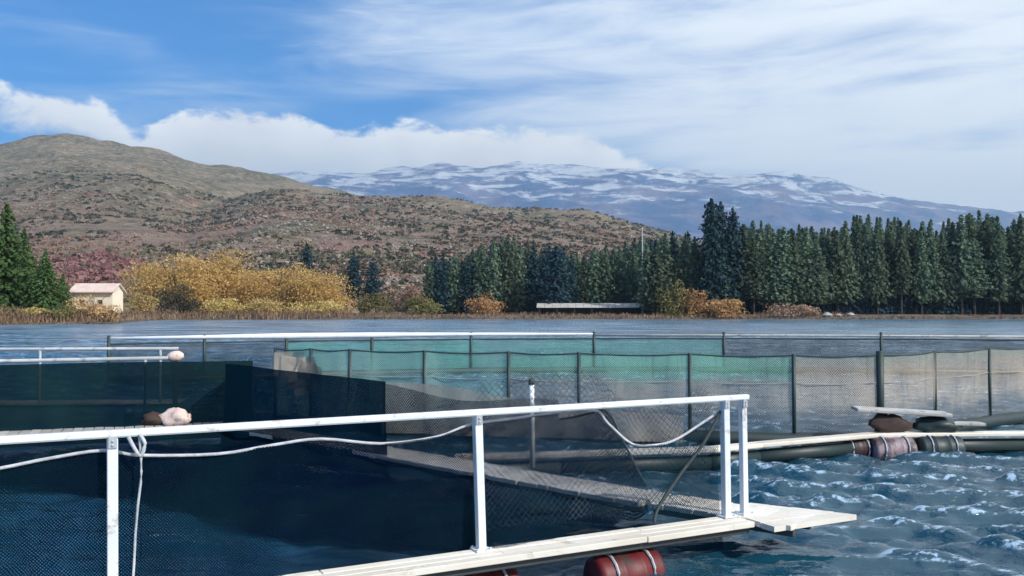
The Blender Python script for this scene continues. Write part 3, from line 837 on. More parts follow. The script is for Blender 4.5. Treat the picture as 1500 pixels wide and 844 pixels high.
def boulder(px, Y, s, lab, seed):
    rg = random.Random(seed); m = MB()
    n, k = 9, 5; x = PD(px, Y)
    prof = []
    vs = []; fs = []
    for i in range(k + 1):
        t = i / k; rr = math.sin(PI * (.12 + .80 * t)) ; zz = s * .75 * t
        for j in range(n):
            a = 2 * PI * j / n; q = rr * s * .6 * (1 + rg.uniform(-.18, .18))
            vs.append((math.cos(a) * q * 1.3, math.sin(a) * q, zz + rg.uniform(-.05, .05) * s))
    for i in range(k):
        for j in range(n): jj = (j + 1) % n; fs.append((i * n + j, i * n + jj, (i + 1) * n + jj, (i + 1) * n + j))
    fs.append(tuple(range(n - 1, -1, -1))); fs.append(tuple(range(k * n, k * n + n)))
    m.add(vs, fs); o = m.build('boulder', M['stone']); o.location = (x, Y, max(hgt(x, Y), 0) - .15)
    tag(o, lab, 'boulder', 'pale boulders at the right waterline')
boulder(1212, 212, 1.5, 'left one of the pale boulders at the waterline below the plantation', 1)
boulder(1228, 212.3, 1.0, 'middle, smallest of the pale boulders below the plantation', 2)
boulder(1246, 212, 1.3, 'right one of the pale boulders at the waterline below the plantation', 3)

# ------------------------------------------------------------ near cage: walkways
DZ = 0.30                                   # deck height
def walkway(name, label, p0, p1, width, side, mt, seed, plank_len=None, rows=3, thick=.045, beams=True, z=DZ):
    """boards laid along p0 -> p1; side = +1: the deck lies to the left of that line"""
    p0 = Vector((p0.x, p0.y, 0)); p1 = Vector((p1.x, p1.y, 0))
    d = (p1 - p0); L = d.length; d.normalize(); n = Vector((-d.y, d.x, 0)) * side
    e = thing(name, label, 'walkway', (p0.x, p0.y, 0), math.atan2(d.y, d.x))
    rg = random.Random(seed)
    if plank_len:                            # boards along
        wr = width / rows
        for r_ in range(rows):
            x = -rg.uniform(0, plank_len) if r_ else 0
            while x < L:
                a = max(0, x); b_ = min(L, x + plank_len)
                if b_ - a > .1:
                    m = MB(); m.box(((a + b_) / 2, side * (wr * (r_ + .5)), z - thick / 2 + rg.uniform(-.003, .003)), (b_ - a - .008, wr - .010, thick), bev=.004)
                    m.build('plank', mt, e)
                x += plank_len
    else:                                    # boards across
        bw = .14; k = int(L / bw)
        for i in range(k):
            m = MB(); m.box(((i + .5) * L / k, side * width / 2 + rg.uniform(-.012, .012), z - thick / 2 + rg.uniform(-.004, .004)), (L / k - .012, width, thick), rz=rg.uniform(-.012, .012), bev=.004)
            m.build('plank', mt, e)
    if beams:
        for s_ in (.085, width - .085):
            m = MB(); m.box((L / 2, side * s_, z - thick - .032), (L - .02, .05, .06), bev=.006); m.build('beam', M['dark_steel'], e)
    return e, d, n, L
FB0 = P(705, 806, DZ); FB1 = P(1064, 757, DZ)
fdir = (FB1 - FB0).normalized()
fn = Vector((fdir.y, -fdir.x, 0))           # towards the camera
fstart = FB0 - fdir * 6.4 + fn * -.03
TIPP = P(1262, 758, DZ)
# direction of the walkway's near edge as photographed
wl = (P(1270, 757, DZ) - P(600, 843, DZ))
front, fd_, fn_, FL = walkway('floating_walkway', 'narrow white board walkway in the foreground carrying the white railing', FB0 - fdir * 6.4 + Vector((-fdir.y, fdir.x, 0)) * .05, FB1 + fdir * 0.10 + Vector((-fdir.y, fdir.x, 0)) * .05, .30, -1, M['deck'], 1, 2.6, 3)
# pointed end board
def nose(parent):
    inv = parent.matrix_basis.inverted()
    T = inv @ P(1274, 756, DZ); N = inv @ P(1066, 782, DZ); Fr = inv @ P(1092, 737, DZ)
    x0 = FL + .012; k = 5; ys = [N.y + (Fr.y - N.y) * i / k for i in range(k + 1)]
    ys = sorted(ys)
    def xe(y):
        lo, hi = min(N.y, Fr.y), max(N.y, Fr.y)
        xl = N.x if N.y < Fr.y else Fr.x; xh = Fr.x if N.y < Fr.y else N.x
        return (xl + .05) + (T.x - xl - .05) * (y - lo) / (T.y - lo) if y < T.y else (xh + .05) + (T.x - xh - .05) * (hi - y) / (hi - T.y)
    for a, b_ in zip(ys, ys[1:]):
        a2, b2 = a + .005, b_ - .005
        st = [a2] + ([T.y] if a2 < T.y < b2 else []) + [b2]
        pts = [(max(x0 + .02, xe(y)), y) for y in st]
        out = [(x0, a2)] + pts + [(x0, b2)]
        n = len(out); m = MB(); z1 = DZ + random.uniform(-.003, .003)
        m.add([(p[0], p[1], z1) for p in out] + [(p[0], p[1], z1 - .045) for p in out], [tuple(range(n)), tuple(range(2 * n - 1, n - 1, -1))] + [(i, n + i, n + (i + 1) % n, (i + 1) % n) for i in range(n)])
        m.build('plank', M['deck'], parent)
    m = MB(); m.box((x0 + .3, (N.y + Fr.y) / 2, DZ - .08), (.06, abs(Fr.y - N.y) * .55, .06)); m.build('beam', M['dark_steel'], parent)
bpy.context.view_layer.update()
front.rotation_mode = 'XYZ'
nose(front)
side_e, sd_, sn_, SL = walkway('floating_walkway', 'grey side walkway running back from the pointed corner under dark nets', Vector((1.55, 8.62, 0)), SIDE1, .55, 1, M['deck_grey'], 2)  # greyer boards than the front walkway
side2, _, _, _ = walkway('floating_walkway', 'short bright boarded piece of walkway just behind the double railing posts', Vector((2.62, 7.72, 0)), Vector((1.58, 8.60, 0)), .5, 1, M['deck'], 3)
back_e, bd_, bn_, BL = walkway('floating_walkway', 'grey walkway along the far side of the dark netted cage', SIDE1 + Vector((-.1, 0, 0)), SIDE1 + BACKDIR * 12, .6, -1, M['deck_grey'], 4)

def drum(parent, c, axis, r, L, mt, label=None, name='float_drum', bands=True):
    inv = parent.matrix_basis.inverted()
    m = MB(); h = L / 2
    prof = [(r * .80, -h), (r * .97, -h + .02), (r, -h + .05), (r, -L * .19), (r * 1.04, -L * .17), (r * 1.04, -L * .14), (r, -L * .12), (r, L * .12), (r * 1.04, L * .14), (r * 1.04, L * .17), (r, L * .19), (r, h - .05), (r * .97, h - .02), (r * .80, h)]
    ax = inv.to_3x3() @ Vector(axis)
    m.lathe(inv @ Vector(c), prof, 18, ax)
    o = m.build(name, mt, parent, True)
    if label: o['label'] = label
    m = MB(); ax = ax.normalized(); cc = inv @ Vector(c)
    for s in (-1, 1):
        b0 = cc + ax * (L * .28 * s)
        q = Vector((0, 0, 1)).rotation_difference(ax).to_matrix()
        pts = [b0 + q @ Vector((math.cos(a) * (r + .012), math.sin(a) * (r + .012), 0)) for a in [2 * PI * i / 16 for i in range(17)]]
        m.tube(pts, .011, 5)
    m.build('lashing', M['rope'], o)
    return o
bpy.context.view_layer.update()
for (px, py, mt, lab) in ((915, 826, 'red', 'dark red'), (700, 850, 'red', 'red'), (430, 900, 'red', None)):
    c = P(px, py, .07); drum(front, (c.x, c.y, -.01), fdir, .17, .60, M[mt], lab)

def on_front(px, py, off=.07):
    """point above the front railing line seen at that place of the photograph"""
    d = ray(px, py); b0 = FB0 + Vector((-fdir.y, fdir.x, 0)) * off
    nrm = Vector((-fdir.y, fdir.x, 0))
    t = nrm.dot(b0 - Vector((0, 0, CAMZ))) / nrm.dot(d)
    return Vector((0, 0, CAMZ)) + d * t
# ------------------------------------------------------------ the white railing
def railing():
    e = thing('railing', 'white painted metal railing in the foreground, with a pair of posts at its right end', 'railing', (FB0.x, FB0.y, DZ), math.atan2(fdir.y, fdir.x))
    inv = Matrix.LocRotScale(e.location, e.rotation_euler, None).inverted()
    sp = (FB1 - FB0).length
    h = 1.015
    L165 = on_front(167, 700, 0.0); L165.z = FB0.z
    bases = [FB0 - fdir * sp * 2, FB0 - fdir * (FB0 - L165).length, FB0, FB1, FB1 + fdir * .20]
    for i, b_ in enumerate(bases):
        q = inv @ b_
        lean = .035 if i == 2 else .012
        m = MB(); w = .062 if i < 4 else .055
        dx = -lean
        n4 = [(-w / 2, -w / 2), (w / 2, -w / 2), (w / 2, w / 2), (-w / 2, w / 2)]
        rings = [(0, 0), (h - .026, dx)]
        vs = [(q.x + a + s, q.y + c, z_) for (z_, s) in rings for (a, c) in n4]
        m.add(vs, [(3, 2, 1, 0), (4, 5, 6, 7), (0, 1, 5, 4), (1, 2, 6, 5), (2, 3, 7, 6), (3, 0, 4, 7)])
        o = m.build('post', M['paint'], e)
        bv = o.modifiers.new('edge', 'BEVEL'); bv.width = .006; bv.segments = 2
        m = MB(); m.box((q.x + dx, q.y - .036, h - .05), (.05, .010, .07), bev=.003); m.lathe((q.x + dx, q.y - .041, h - .04), [(.009, 0), (.009, .006), (.003, .009)], 6, (0, -1, 0)); m.lathe((q.x + dx, q.y - .041, h - .066), [(.009, 0), (.009, .006), (.003, .009)], 6, (0, -1, 0)); m.build('bracket', M['rail_grey'], o)
        m = MB(); m.box((q.x, q.y, .008), (.13, .13, .012), bev=.003)
        for (a, c) in ((-.05, -.05), (.05, -.05), (.05, .05), (-.05, .05)): m.lathe((q.x + a, q.y + c, .016), [(.010, 0), (.010, .008), (.004, .012)], 6)
        m.build('foot_plate', M['paint'], o)
    a = inv @ (FB0 - fdir * sp * 2.4); c = inv @ (FB1 + fdir * .25)
    m = MB(); m.box(((a.x + c.x) / 2, 0, h - .000), (c.x - a.x, .058, .046), bev=.010); m.build('top_rail', M['paint'], e)
railing()

def sheet(name, path, ztop, zbot, mt, parent=None, folds=.03, seed=0, cols=None, rows=10, inv=None, belly=0.0):
    """hanging net: path = list of plan points, ztop/zbot = functions of the distance along it"""
    pts = [Vector((p[0], p[1], 0)) for p in path]
    seg = [0]
    for a, b_ in zip(pts, pts[1:]): seg.append(seg[-1] + (b_ - a).length)
    L = seg[-1]; cols = cols or max(8, int(L / .10))
    V = []; UV = []
    for i in range(cols + 1):
        s = L * i / cols
        k = max(j for j in range(len(seg)) if seg[j] <= s + 1e-9); k = min(k, len(pts) - 2)
        d = (pts[k + 1] - pts[k]); d.normalize(); n = Vector((-d.y, d.x, 0))
        p = pts[k] + d * (s - seg[k])
        zt, zb = ztop(s), zbot(s)
        for j in range(rows + 1):
            t = j / rows
            w = folds * (math.sin(s * 5.1 + seed + t * 1.3) * .5 + math.sin(s * 12.7 + seed * 2.1 - t * 2.) * .3 + math.sin(s * 2.3 + t * 3 + seed) * .5) * (0.25 + .9 * t) + belly * math.sin(PI * t)
            q = p + n * w
            q.z = zt + (zb - zt) * t
            V.append(inv @ q if inv else q); UV.append((s, q.z))
    r1 = rows + 1
    Fc = np.array([(i * r1 + j, (i + 1) * r1 + j, (i + 1) * r1 + j + 1, i * r1 + j + 1) for i in range(cols) for j in range(rows)])
    return mesh_obj(name, [tuple(v) for v in V], Fc, mt, parent, True, UV)

# net hung from the front railing
SP = (FB1 - FB0).length
inn = Vector((-fdir.y, fdir.x, 0)) * .07       # just behind the posts
def rope_tube(name, pts, r, mt, label=None, cat='rope', parent=None, group=None, n=6, sub=4):
    P_ = [Vector(p) for p in pts]
    out = []
    for i in range(len(P_) - 1):
        a = P_[max(i - 1, 0)]; b_ = P_[i]; c = P_[i + 1]; d = P_[min(i + 2, len(P_) - 1)]
        for k in range(sub):
            t = k / sub
            out.append(.5 * ((2 * b_) + (c - a) * t + (2 * a - 5 * b_ + 4 * c - d) * t * t + (3 * b_ - a - 3 * c + d) * t ** 3))
    out.append(P_[-1])
    m = MB(); m.tube(out, r, n); o = m.build(name, mt, parent, True)
    if label and parent is None: tag(o, label, cat, group)
    return o
TOPROPE = [(-60, 694), (0, 686), (70, 672), (150, 660), (205, 667), (320, 665), (400, 652), (470, 643), (560, 650), (640, 640), (690, 622), (760, 612), (865, 600), (890, 620), (925, 650), (960, 652), (990, 644), (1025, 622), (1058, 600)]
rp = [on_front(a, b_) for a, b_ in TOPROPE]
front_net = thing('cage_net', 'dark net hung along the foreground railing from a pale sagging rope', 'net', (0, 0, 0))
rope_tube('head_rope', rp, .011, M['rope'], parent=front_net)
nb = FB0 + inn
def s_of(p): return (Vector((p.x, p.y, 0)) - Vector((nb.x, nb.y, 0))).dot(fdir)
ss = [s_of(p) for p in rp]; zz = [p.z for p in rp]
pan = [ss[0]] + [SP * k for k in (-1, 0, 1)]
for i in range(3):
    a, b_ = pan[i], pan[i + 1]
    if i == 2: b_ = ss[-1]
    path = [nb + fdir * a, nb + fdir * b_]
    sheet('net_panel', path, lambda s, a=a: float(np.interp(a + s, ss, zz)), lambda s: .02, M['net_dense' if i < 2 else 'net_dark'], front_net, .085, i, rows=16)
# coarse threads one can see in the right-hand bay
def threads(a, b_, cell, r, parent, off):
    m = MB()
    V = []; Fs = []
    nx = int((b_ - a) / cell)
    rg = random.Random(9)
    def pt(i, j):
        s = a + i * cell / 1.0; top = float(np.interp(s, ss, zz)); z_ = top - j * cell * .5
        return nb + fdir * (s + (cell / 2 if j % 2 else 0)) + inn.normalized() * (off + .03 * math.sin(s * 4.1 + j * .2)) + Vector((0, 0, z_ + .006 * math.sin(i * 1.7 + j)))
    for i in range(nx):
        top = float(np.interp(a + i * cell, ss, zz)); nj = int((top - .1) / (cell * .5))
        for j in range(nj):
            p = pt(i, j)
            for q in ((pt(i, j + 1) if j % 2 == 0 else pt(i + 1, j + 1)), (pt(i - 1, j + 1) if j % 2 == 0 else pt(i, j + 1))):
                d = (q - p); d.normalize(); u = d.cross(Vector((fdir.y, -fdir.x, 0))) * r; w = Vector((fdir.y, -fdir.x, 0)) * r
                b0 = len(V)
                V += [p + u, p - u * .5 + w, p - u * .5 - w, q + u, q - u * .5 + w, q - u * .5 - w]
                Fs += [(b0, b0 + 1, b0 + 4, b0 + 3), (b0 + 1, b0 + 2, b0 + 5, b0 + 4), (b0 + 2, b0, b0 + 3, b0 + 5)]
    o = mesh_obj('net_mesh', [tuple(v) for v in V], np.array(Fs), M['thread'], parent)
    o['kind'] = 'stuff'
threads(.05, ss[-1] - .05, .055, .0022, front_net, .05)

# dark net walls of the side and back of the near cage
side_net = thing('cage_net', 'dense dark net wall rising behind the railing, with a square right end', 'net', (0, 0, 0))
sdv = (SIDE1 - SIDE0).normalized(); SLn = (SIDE1 - SIDE0).length
snn = Vector((-sdv.y, sdv.x, 0)) * .05
inw = Vector((-sdv.y, sdv.x, 0)) * .57            # the wall hangs along the inner edge of the deck
a0 = SIDE0 + sdv * SLn * .66
a1 = SIDE0 + sdv * SLn * .576 + inw
M['net_side'] = netting('side_net', (0.006, 0.034, 0.052), (0.012, 0.045, 0.050), 0.02, 0.96, 0.2, 0.4)  # same dark net, colour lightened to offset the shade on it
sheet('net_panel', [a1, a1.lerp(SIDE1 + inw, .5) + inw * .12, SIDE1 + inw], lambda s: 1.21 + .06 * min(1, s / 3.3), lambda s: .05, M['net_side'], side_net, .09, 2, rows=12)
OUT = Vector((BACKDIR.y, -BACKDIR.x, 0)) * .62
sheet('net_panel', [SIDE1 + inw, SIDE1 + OUT * .9, SIDE1 + OUT + BACKDIR * 6.2], lambda s: 1.27 - .008 * math.sin(s * 1.4), lambda s: .05, M['net_wall'], side_net, .08, 5, rows=12)
sheet('net_panel', [SIDE1 + OUT + BACKDIR * 6.2, SIDE1 + OUT + BACKDIR * 12], lambda s: 1.26, lambda s: .05, M['net_wall'], side_net, .08, 8, rows=12)
# thinner grey net of the side between the square end and the corner posts
low_net = thing('cage_net', 'thin grey net slung between the side walkway and the double railing posts', 'net', (0, 0, 0))
sheet('net_panel', [SIDE0 + sdv * 1.9, SIDE0 + sdv * (SLn * .33)], lambda s: min(.98 + .12 * math.cos(s * 2.2), .36 + 1.5 * s), lambda s: .3, M['net_grey'], low_net, .05, 3, rows=10)
sheet('net_panel', [SIDE0 + sdv * (SLn * .33), a0], lambda s: 1.05 + .06 * math.cos(s * 2.0), lambda s: .3, M['net_grey'], low_net, .05, 6, rows=10)
rope_tube('edge_rope', [SIDE0 + sdv * s + Vector((0, 0, .98 + .12 * math.cos((s - 1.9) * 2.2))) if s > 2.4 else SIDE0 + sdv * s + Vector((0, 0, .36 + 1.5 * (s - 1.9))) for s in [1.9 + i * .22 for i in range(6)]], .012, M['darkrope'], parent=low_net)
# dark net sheet added just above the water to make the cage look dark
def darkening_net():
    front_edge = [P(-420, 700, .1), P(0, 702, .1), (P(200, 722, .1)), P(330, 756, .1), P(450, 786, .1), P(690, 792, .1), P(880, 768, .1), P(950, 746, .1)]
    back_edge = [SIDE1 + BACKDIR * 8.5, SIDE1 + BACKDIR * 4.5, SIDE1 + BACKDIR * 1.5, SIDE1, SIDE1.lerp(SIDE0, .22), SIDE1.lerp(SIDE0, .45), SIDE1.lerp(SIDE0, .65), SIDE1.lerp(SIDE0, .78)]
    nu, nv = 110, 46; V = []; UV = []
    for i in range(nu + 1):
        t = i / nu * (len(front_edge) - 1); k = min(int(t), len(front_edge) - 2); q = t - k
        a = front_edge[k].lerp(front_edge[k + 1], q); b_ = back_edge[k].lerp(back_edge[k + 1], q)
        for j in range(nv + 1):
            s = j / nv; p = a.lerp(b_, s)
            z_ = .15 + .10 * s + .05 * math.sin(t * 3.1 + s * 4) * math.sin(PI * min(1, s * 1.1)) + .025 * math.sin(t * 11 - s * 9) - .10 * max(0, 1 - s * 8)
            V.append((p.x, p.y, z_)); UV.append((p.x, p.y))
    r1 = nv + 1
    Fc = np.array([(i * r1 + j, (i + 1) * r1 + j, (i + 1) * r1 + j + 1, i * r1 + j + 1) for i in range(nu) for j in range(nv)])
    o = mesh_obj('cage_net', V, Fc, M['net_darkening'], None, True, UV)
    tag(o, 'smooth dark net sheet added over the water to darken the near cage', 'net')
darkening_net()
# back railings of the near cage and of the one beyond it
def back_railing(label, p0, dr, L, z, r, nposts, mt, group=None, bot=DZ):
    e = thing('railing', label, 'railing', (p0.x, p0.y, bot), math.atan2(dr.y, dr.x), group)
    m = MB(); m.tube([(0, 0, z - bot), (L, 0, z - bot)], r, 8); m.build('top_rail', mt, e, True)
    for i in range(nposts):
        m = MB(); m.tube([(L * (i + .15) / nposts, 0, 0), (L * (i + .15) / nposts, 0, z - bot)], r * .8, 8); m.build('post', mt, e, True)
    return e
back_railing('pale pipe railing along the far side of the dark netted cage', SIDE1 + OUT * 1.06 + BACKDIR * 1.3, BACKDIR, 11, 1.325, .028, 5, M['rail_grey'])
ap = Vector((PD(262, 17.3), 17.3, 0))
back_railing('pale pipe railing of the next cage, just behind the dark netted one', ap, Vector((-1, -.08, 0)).normalized(), 9, 1.33, .030, 4, M['rail_grey'])
nx_e, _, _, _ = walkway('floating_walkway', 'walkway of the next cage at the left, behind the dark nets', ap, ap + Vector((-9, -.7, 0)), .5, -1, M['deck_grey'], 14)
# thin grey post on the side walkway
q = P(780, 684, DZ)
e = thing('fence_post', 'single thin grey post with a dark cap on the side walkway', 'post', (q.x, q.y, DZ))
m = MB(); m.tube([(0, 0, 0), (-.01, 0, .93)], .030, 8); m.build('shaft', M['paint'], e, True)
m = MB(); m.lathe((-.01, 0, .93), [(.036, 0), (.038, .05), (.02, .075)], 10); m.build('cap', M['dark_steel'], e, True)

# ropes
rope_tube('hanging_rope', [on_front(203, 628, -.02), on_front(207, 690, -.03), on_front(200, 760, -.02), on_front(195, 850, -.02), on_front(192, 900, -.03)], .008, M['rope'], 'thin pale rope hanging straight down beside the left railing post')
rope_tube('hanging_rope', [on_front(188, 640, -.04), on_front(196, 655, -.05), on_front(206, 668, -.05), on_front(212, 650, -.05), on_front(204, 636, -.04)], .012, M['rope'], 'short looped knot of rope tied on the rail by the left post')
rope_tube('mooring_rope', [on_front(1056, 602, .02), on_front(1030, 650, .04), on_front(1000, 690, .05), on_front(965, 742, .05), on_front(958, 766, .05)], .014, M['darkrope'], 'dark slanting rope falling left from the double posts to the walkway')

# things on the back walkway
def lumpy(name, loc, size, m, label, cat, seed, n=14, k=8, group=None):
    rg = random.Random(seed); vs = []; fs = []
    for i in range(k + 1):
        t = i / k; prof = math.sin(PI * min(1, .18 + .80 * t)) ** .55 if t < 1 else .12
        for j in range(n):
            a = 2 * PI * j / n
            q = prof * (1 + .20 * math.sin(3 * a + seed + t * 4) + .10 * math.sin(5 * a - t * 6) + rg.uniform(-.09, .09))
            vs.append((math.cos(a) * q * size[0] / 2, math.sin(a) * q * size[1] / 2, size[2] * t * (1 + .07 * math.sin(2 * a + seed))))
    for i in range(k):
        for j in range(n): jj = (j + 1) % n; fs.append((i * n + j, i * n + jj, (i + 1) * n + jj, (i + 1) * n + j))
    fs.append(tuple(range(n - 1, -1, -1))); fs.append(tuple(range(k * n, k * n + n)))
    o = mesh_obj(name, vs, fs, m, None, True); o.location = loc; tag(o, label, cat, group); return o
q = P(258, 622, DZ); sk = lumpy('sack', (q.x, q.y, DZ), (.44, .32, .25), M['sack'], 'pale pinkish sack lying on the far walkway behind the rail', 'sack', 2, n=20, k=10)
m = MB(); m.lathe((.16, -.04, .11), [(.10, -.04), (.055, .02), (.040, .035), (.05, .06), (.058, .075)], 9, (1, -.1, .2)); m.build('tied_neck', M['sack'], sk, True)
q = P(222, 622, DZ); lumpy('net_heap', (q.x, q.y, DZ), (.42, .34, .20), M['pile'], 'low dark brown heap of net left of the pale sack', 'net heap', 3)
q = P(190, 622, DZ)
e = thing('bucket', 'small grey bucket left of the dark heap on the far walkway', 'bucket', (q.x, q.y, DZ))
m = MB(); m.lathe((0, 0, 0), [(.085, 0), (.10, .17), (.108, .18), (.100, .185), (.088, .06)], 14); m.build('body', M['deck_grey'], e, True)
m = MB(); m.tube([(-.10, 0, .17), (-.06, 0, .24), (0, 0, .265), (.06, 0, .24), (.10, 0, .17)], .005, 5); m.build('handle', M['dark_steel'], e, True)
bu = thing('buoy', 'small pale buoy perched at the right end of the far pipe rails', 'buoy', (PD(258, 14.75), 14.75, 1.31), .3)
m = MB(); m.lathe((0, 0, 0), [(.02, -.14), (.05, -.12), (.085, -.06), (.092, 0), (.085, .06), (.05, .11), (.03, .13)], 14, (1, 0, .12)); m.build('body', M['sack'], bu, True)
m = MB(); m.tube([Vector((.13 + .03 * math.cos(t), .0, .02 + .03 * math.sin(t))) for t in [2 * PI * i / 10 for i in range(11)]], .008, 5); m.build('eye', M['dark_steel'], bu, True)
sup = thing('fence_post', 'short dark post under the small pale buoy', 'post', (PD(258, 14.75), 14.75, 0)); m = MB(); m.tube([(0, 0, -.3), (0, 0, 1.24)], .04, 8); m.build('shaft', M['dark_steel'], sup)

# ------------------------------------------------------------ second cage: netting fence with dark posts
FP = [(404, 15.9), (456, 15.6), (513, 15.3), (622, 14.8), (745, 14.4), (848, 14.1), (1010, 13.8), (1162, 13.5), (1288, 13.6), (1368, 14.6), (1448, 15.8), (1540, 17.0), (1640, 18.5)]
FPp = [Vector((PD(a, Y), Y, 0)) for a, Y in FP]
fence = thing('net_fence', 'long net fence on dark posts around the second cage', 'fence', (0, 0, 0))
ztop2 = 1.39
for i, (p, (px, Y)) in enumerate(zip(FPp, FP)):
    m = MB(); r_ = .030 if px != 1288 else .060
    zt = ztop2 + (0.02 if px != 1288 else .06)
    m.tube([(p.x, p.y, .0), (p.x, p.y, zt)], r_, 8); o = m.build('post', M['green_steel'], fence, True)
    if px == 1288: o['label'] = 'thicker post'
tops = []
for a, b_ in zip(FPp, FPp[1:]):
    for k in range(4):
        t = k / 4; tops.append(a.lerp(b_, t) + Vector((0, 0, ztop2 - .025 * math.sin(PI * t))))
tops.append(FPp[-1] + Vector((0, 0, ztop2)))
rope_tube('head_rope', tops, .014, M['darkrope'], parent=fence, sub=2)
mids = [p.copy() for p in tops]
for p in mids: p.z -= .42
rope_tube('middle_rope', mids, .007, M['deck_grey'], parent=fence, sub=2)
for i, (a, b_) in enumerate(zip(FPp, FPp[1:])):
    mt = M['net_teal'] if i < 4 else M['net_mix'] if i < 7 else M['net_sand']
    L_ = (b_ - a).length
    sheet('net_panel', [a, b_], lambda s, L_=L_: ztop2 - .025 * math.sin(PI * s / L_) - .01, lambda s: .22, mt, fence, .05, i * 1.7, rows=9)
# the fence stands on a float pipe
m = MB(); m.tube([p + Vector((0, 0, .10)) for p in FPp], .12, 12); m.build('float_pipe', M['blackgreen'], fence, True)
# inner lower brownish net seen below the teal one
lo = thing('cage_net', 'slack taupe net lying behind the teal fence, beside the square dark net', 'net', (0, 0, 0))
sheet('net_panel', [Vector((PD(560, 13.6), 13.6, 0)), Vector((PD(760, 13.2), 13.2, 0)), Vector((PD(1000, 12.6), 12.6, 0))], lambda s: .98 - .10 * s + .05 * math.sin(s * 1.7), lambda s: .2, M['net_tan'], lo, .06, 4, rows=8)

# far side of the second cage
far = thing('net_fence', 'green net fence on the far side of the second cage under a white rail', 'fence', (0, 0, 0))
FF = [Vector((PD(a, Y), Y, 0)) for a, Y in ((160, 25.0), (300, 26.2), (420, 27.2), (545, 28.2), (690, 29.2), (870, 29.8), (1060, 29.8), (1290, 29.2), (1560, 28.))]
for p in FF:
    m = MB(); m.tube([(p.x, p.y, 0), (p.x, p.y, 1.36)], .05, 6); m.build('post', M['green_steel'], far, True)
for i, (a, b_) in enumerate(zip(FF, FF[1:])):
    mt = M['net_green'] if i >= 2 and i < 6 else M['net_grey']
    sheet('net_panel', [a, b_], lambda s: 1.12 - .03 * math.sin(s * 1.1), lambda s: .05, mt, far, .08, i, rows=6, cols=24)
m = MB(); m.tube([p + Vector((0, 0, 1.13)) for p in FF], .03, 6); m.build('head_rope', M['darkrope'], far)
m = MB(); m.tube([p + Vector((0, 0, 1.29)) for p in FF[:6]], [.03, .06, .095, .09, .06, .03], 10); m.build('top_rail', M['paint'], far, True)
m = MB(); m.tube([p + Vector((0, 0, 1.24)) for p in FF[5:]], .035, 8); o = m.build('top_rail', M['deck_grey'], far, True); o['label'] = 'thinner grey rail'
m = MB(); m.tube([p + Vector((0, 0, .08)) for p in FF], .12, 8); m.build('float_pipe', M['blackgreen'], far, True)
# bunched pale net at the left end of the fence
bun = thing('net_bundle', 'pale bunched up net tied at the left end of the net fence', 'net bundle', (0, 0, 0))
for k in range(4):
    x0 = PD(402 + 9 * k, 15.1)
    sheet('fold', [Vector((x0, 15.1 + .05 * k, 0)), Vector((x0 + .30, 15.2 + .03 * k, 0)), Vector((x0 + .5, 15.05, 0))], lambda s, k=k: 1.36 - .04 * k - .25 * s * (k % 2), lambda s, k=k: .95 - .12 * k + .2 * s, M['net_tan'], bun, .10, k * 2.2, rows=10, cols=18)

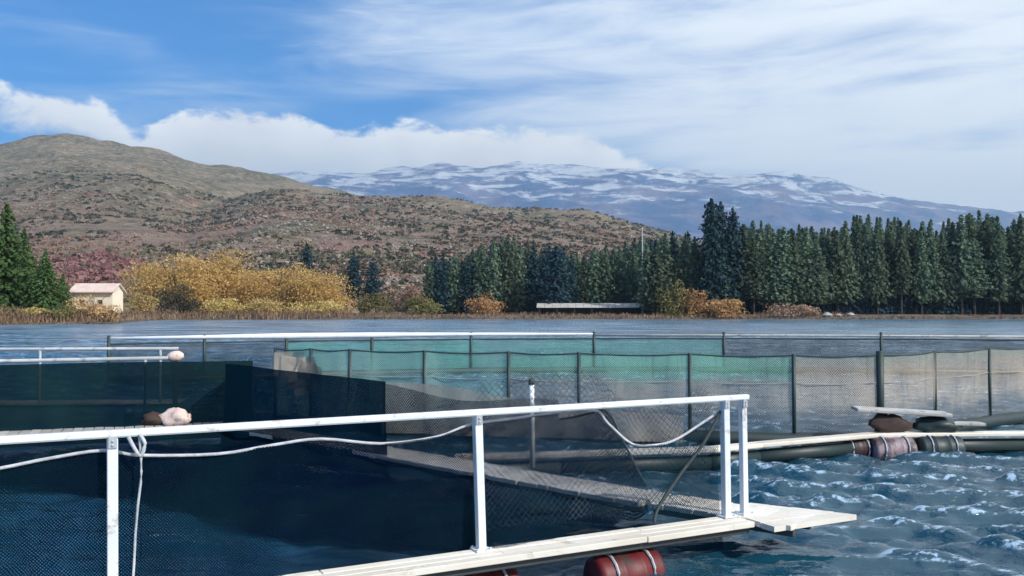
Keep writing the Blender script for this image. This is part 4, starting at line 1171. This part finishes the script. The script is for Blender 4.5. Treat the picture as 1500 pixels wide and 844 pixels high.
# white pipe walkway in front of the fence
WPT = [(-.7, 10.95), (.6, 11.15), (2.57, 11.55), (3.3, 11.95), (5.25, 12.9), (7.6, 13.05), (12.5, 13.2)]
wp = thing('float_walkway', 'thin white pipe walkway in front of the net fence at the right', 'walkway', (0, 0, 0))
for i, (a, b_) in enumerate(zip(WPT, WPT[1:])):
    a = Vector((*a, 0)); b_ = Vector((*b_, 0)); d = (b_ - a).normalized(); n = Vector((-d.y, d.x, 0)); L = (b_ - a).length
    rz = math.atan2(d.y, d.x); c = (a + b_) / 2
    m = MB(); m.box((c.x, c.y, DZ - .03 + (.002 * (i % 2))), (L + .02, .20, .06), rz=rz, bev=.015); m.build('deck_board', M['deck'] if i > 1 else M['deck_grey'], wp)
    m = MB(); m.tube([a + n * .04 + Vector((0, 0, .10)), b_ + n * .04 + Vector((0, 0, .10))], .10, 10); m.build('float_pipe', M['blackgreen'], wp, True)
bpy.context.view_layer.update()
c = P(1249, 668, .0); drum(wp, (PD(1249, 12.85), 12.85, .08), (.8, .2, 0), .17, .46, M['maroon'], 'dark red')
drum(wp, (PD(1306, 12.75), 12.78, .08), (.9, .05, 0), .17, .60, M['palepink'], 'faded pink and grey')
drum(wp, (PD(1376, 12.8), 12.85, .08), (.9, .02, 0), .18, .62, M['blackgreen'], 'black green')
# the heap on it
def slab_heap():
    Y = 13.02
    q0 = PD(1265, Y)
    lumpy('net_heap', (PD(1300, Y), Y, DZ), (.55, .34, .25), M['pile'], 'dark heap of net under the left half of the pale board', 'net heap', 8)
    lumpy('net_heap', (PD(1370, Y), Y, DZ), (.62, .34, .22), M['blackgreen'], 'dark heap of net under the right half of the pale board', 'net heap', 9)
    m = MB(); rot = Euler((R(2), R(3.2), R(-3))).to_matrix()
    m.box((0, 0, 0), (1.35, .30, .05), rot=rot, bev=.01); o = m.build('board', M['deck_grey']); o.location = (PD(1318, Y), Y, DZ + .295)
    tag(o, 'pale board lying on top of the dark net heaps at the right', 'board')
    m = MB(); m.box((0, 0, 0), (.50, .2, .045), rot=Euler((0, R(2), R(6))).to_matrix(), bev=.01); o = m.build('board', M['deck_grey']); o.location = (PD(1412, Y), Y - .02, DZ + .12)
    tag(o, 'short pale board sticking out right of the dark heaps', 'board')
slab_heap()

# ------------------------------------------------------------ haze
def haze():
    m = bpy.data.materials.new('haze'); m.use_nodes = True; t = NT(m.node_tree)
    t.n.remove(t.n['Principled BSDF'])
    v = t.new('ShaderNodeVolumePrincipled')
    v.inputs['Color'].default_value = (0.56, 0.78, 1.0, 1)
    v.inputs['Density'].default_value = 9.5e-5
    v.inputs['Anisotropy'].default_value = 0.2
    t.l.new(v.outputs[0], t.n['Material Output'].inputs['Volume'])
    b = MB(); b.box((0, 6050, 897), (25600, 13500, 1806)); o = b.build('haze', m)
    tag(o, 'thin blue air over the lake and hills', 'haze', kind='stuff')
haze()
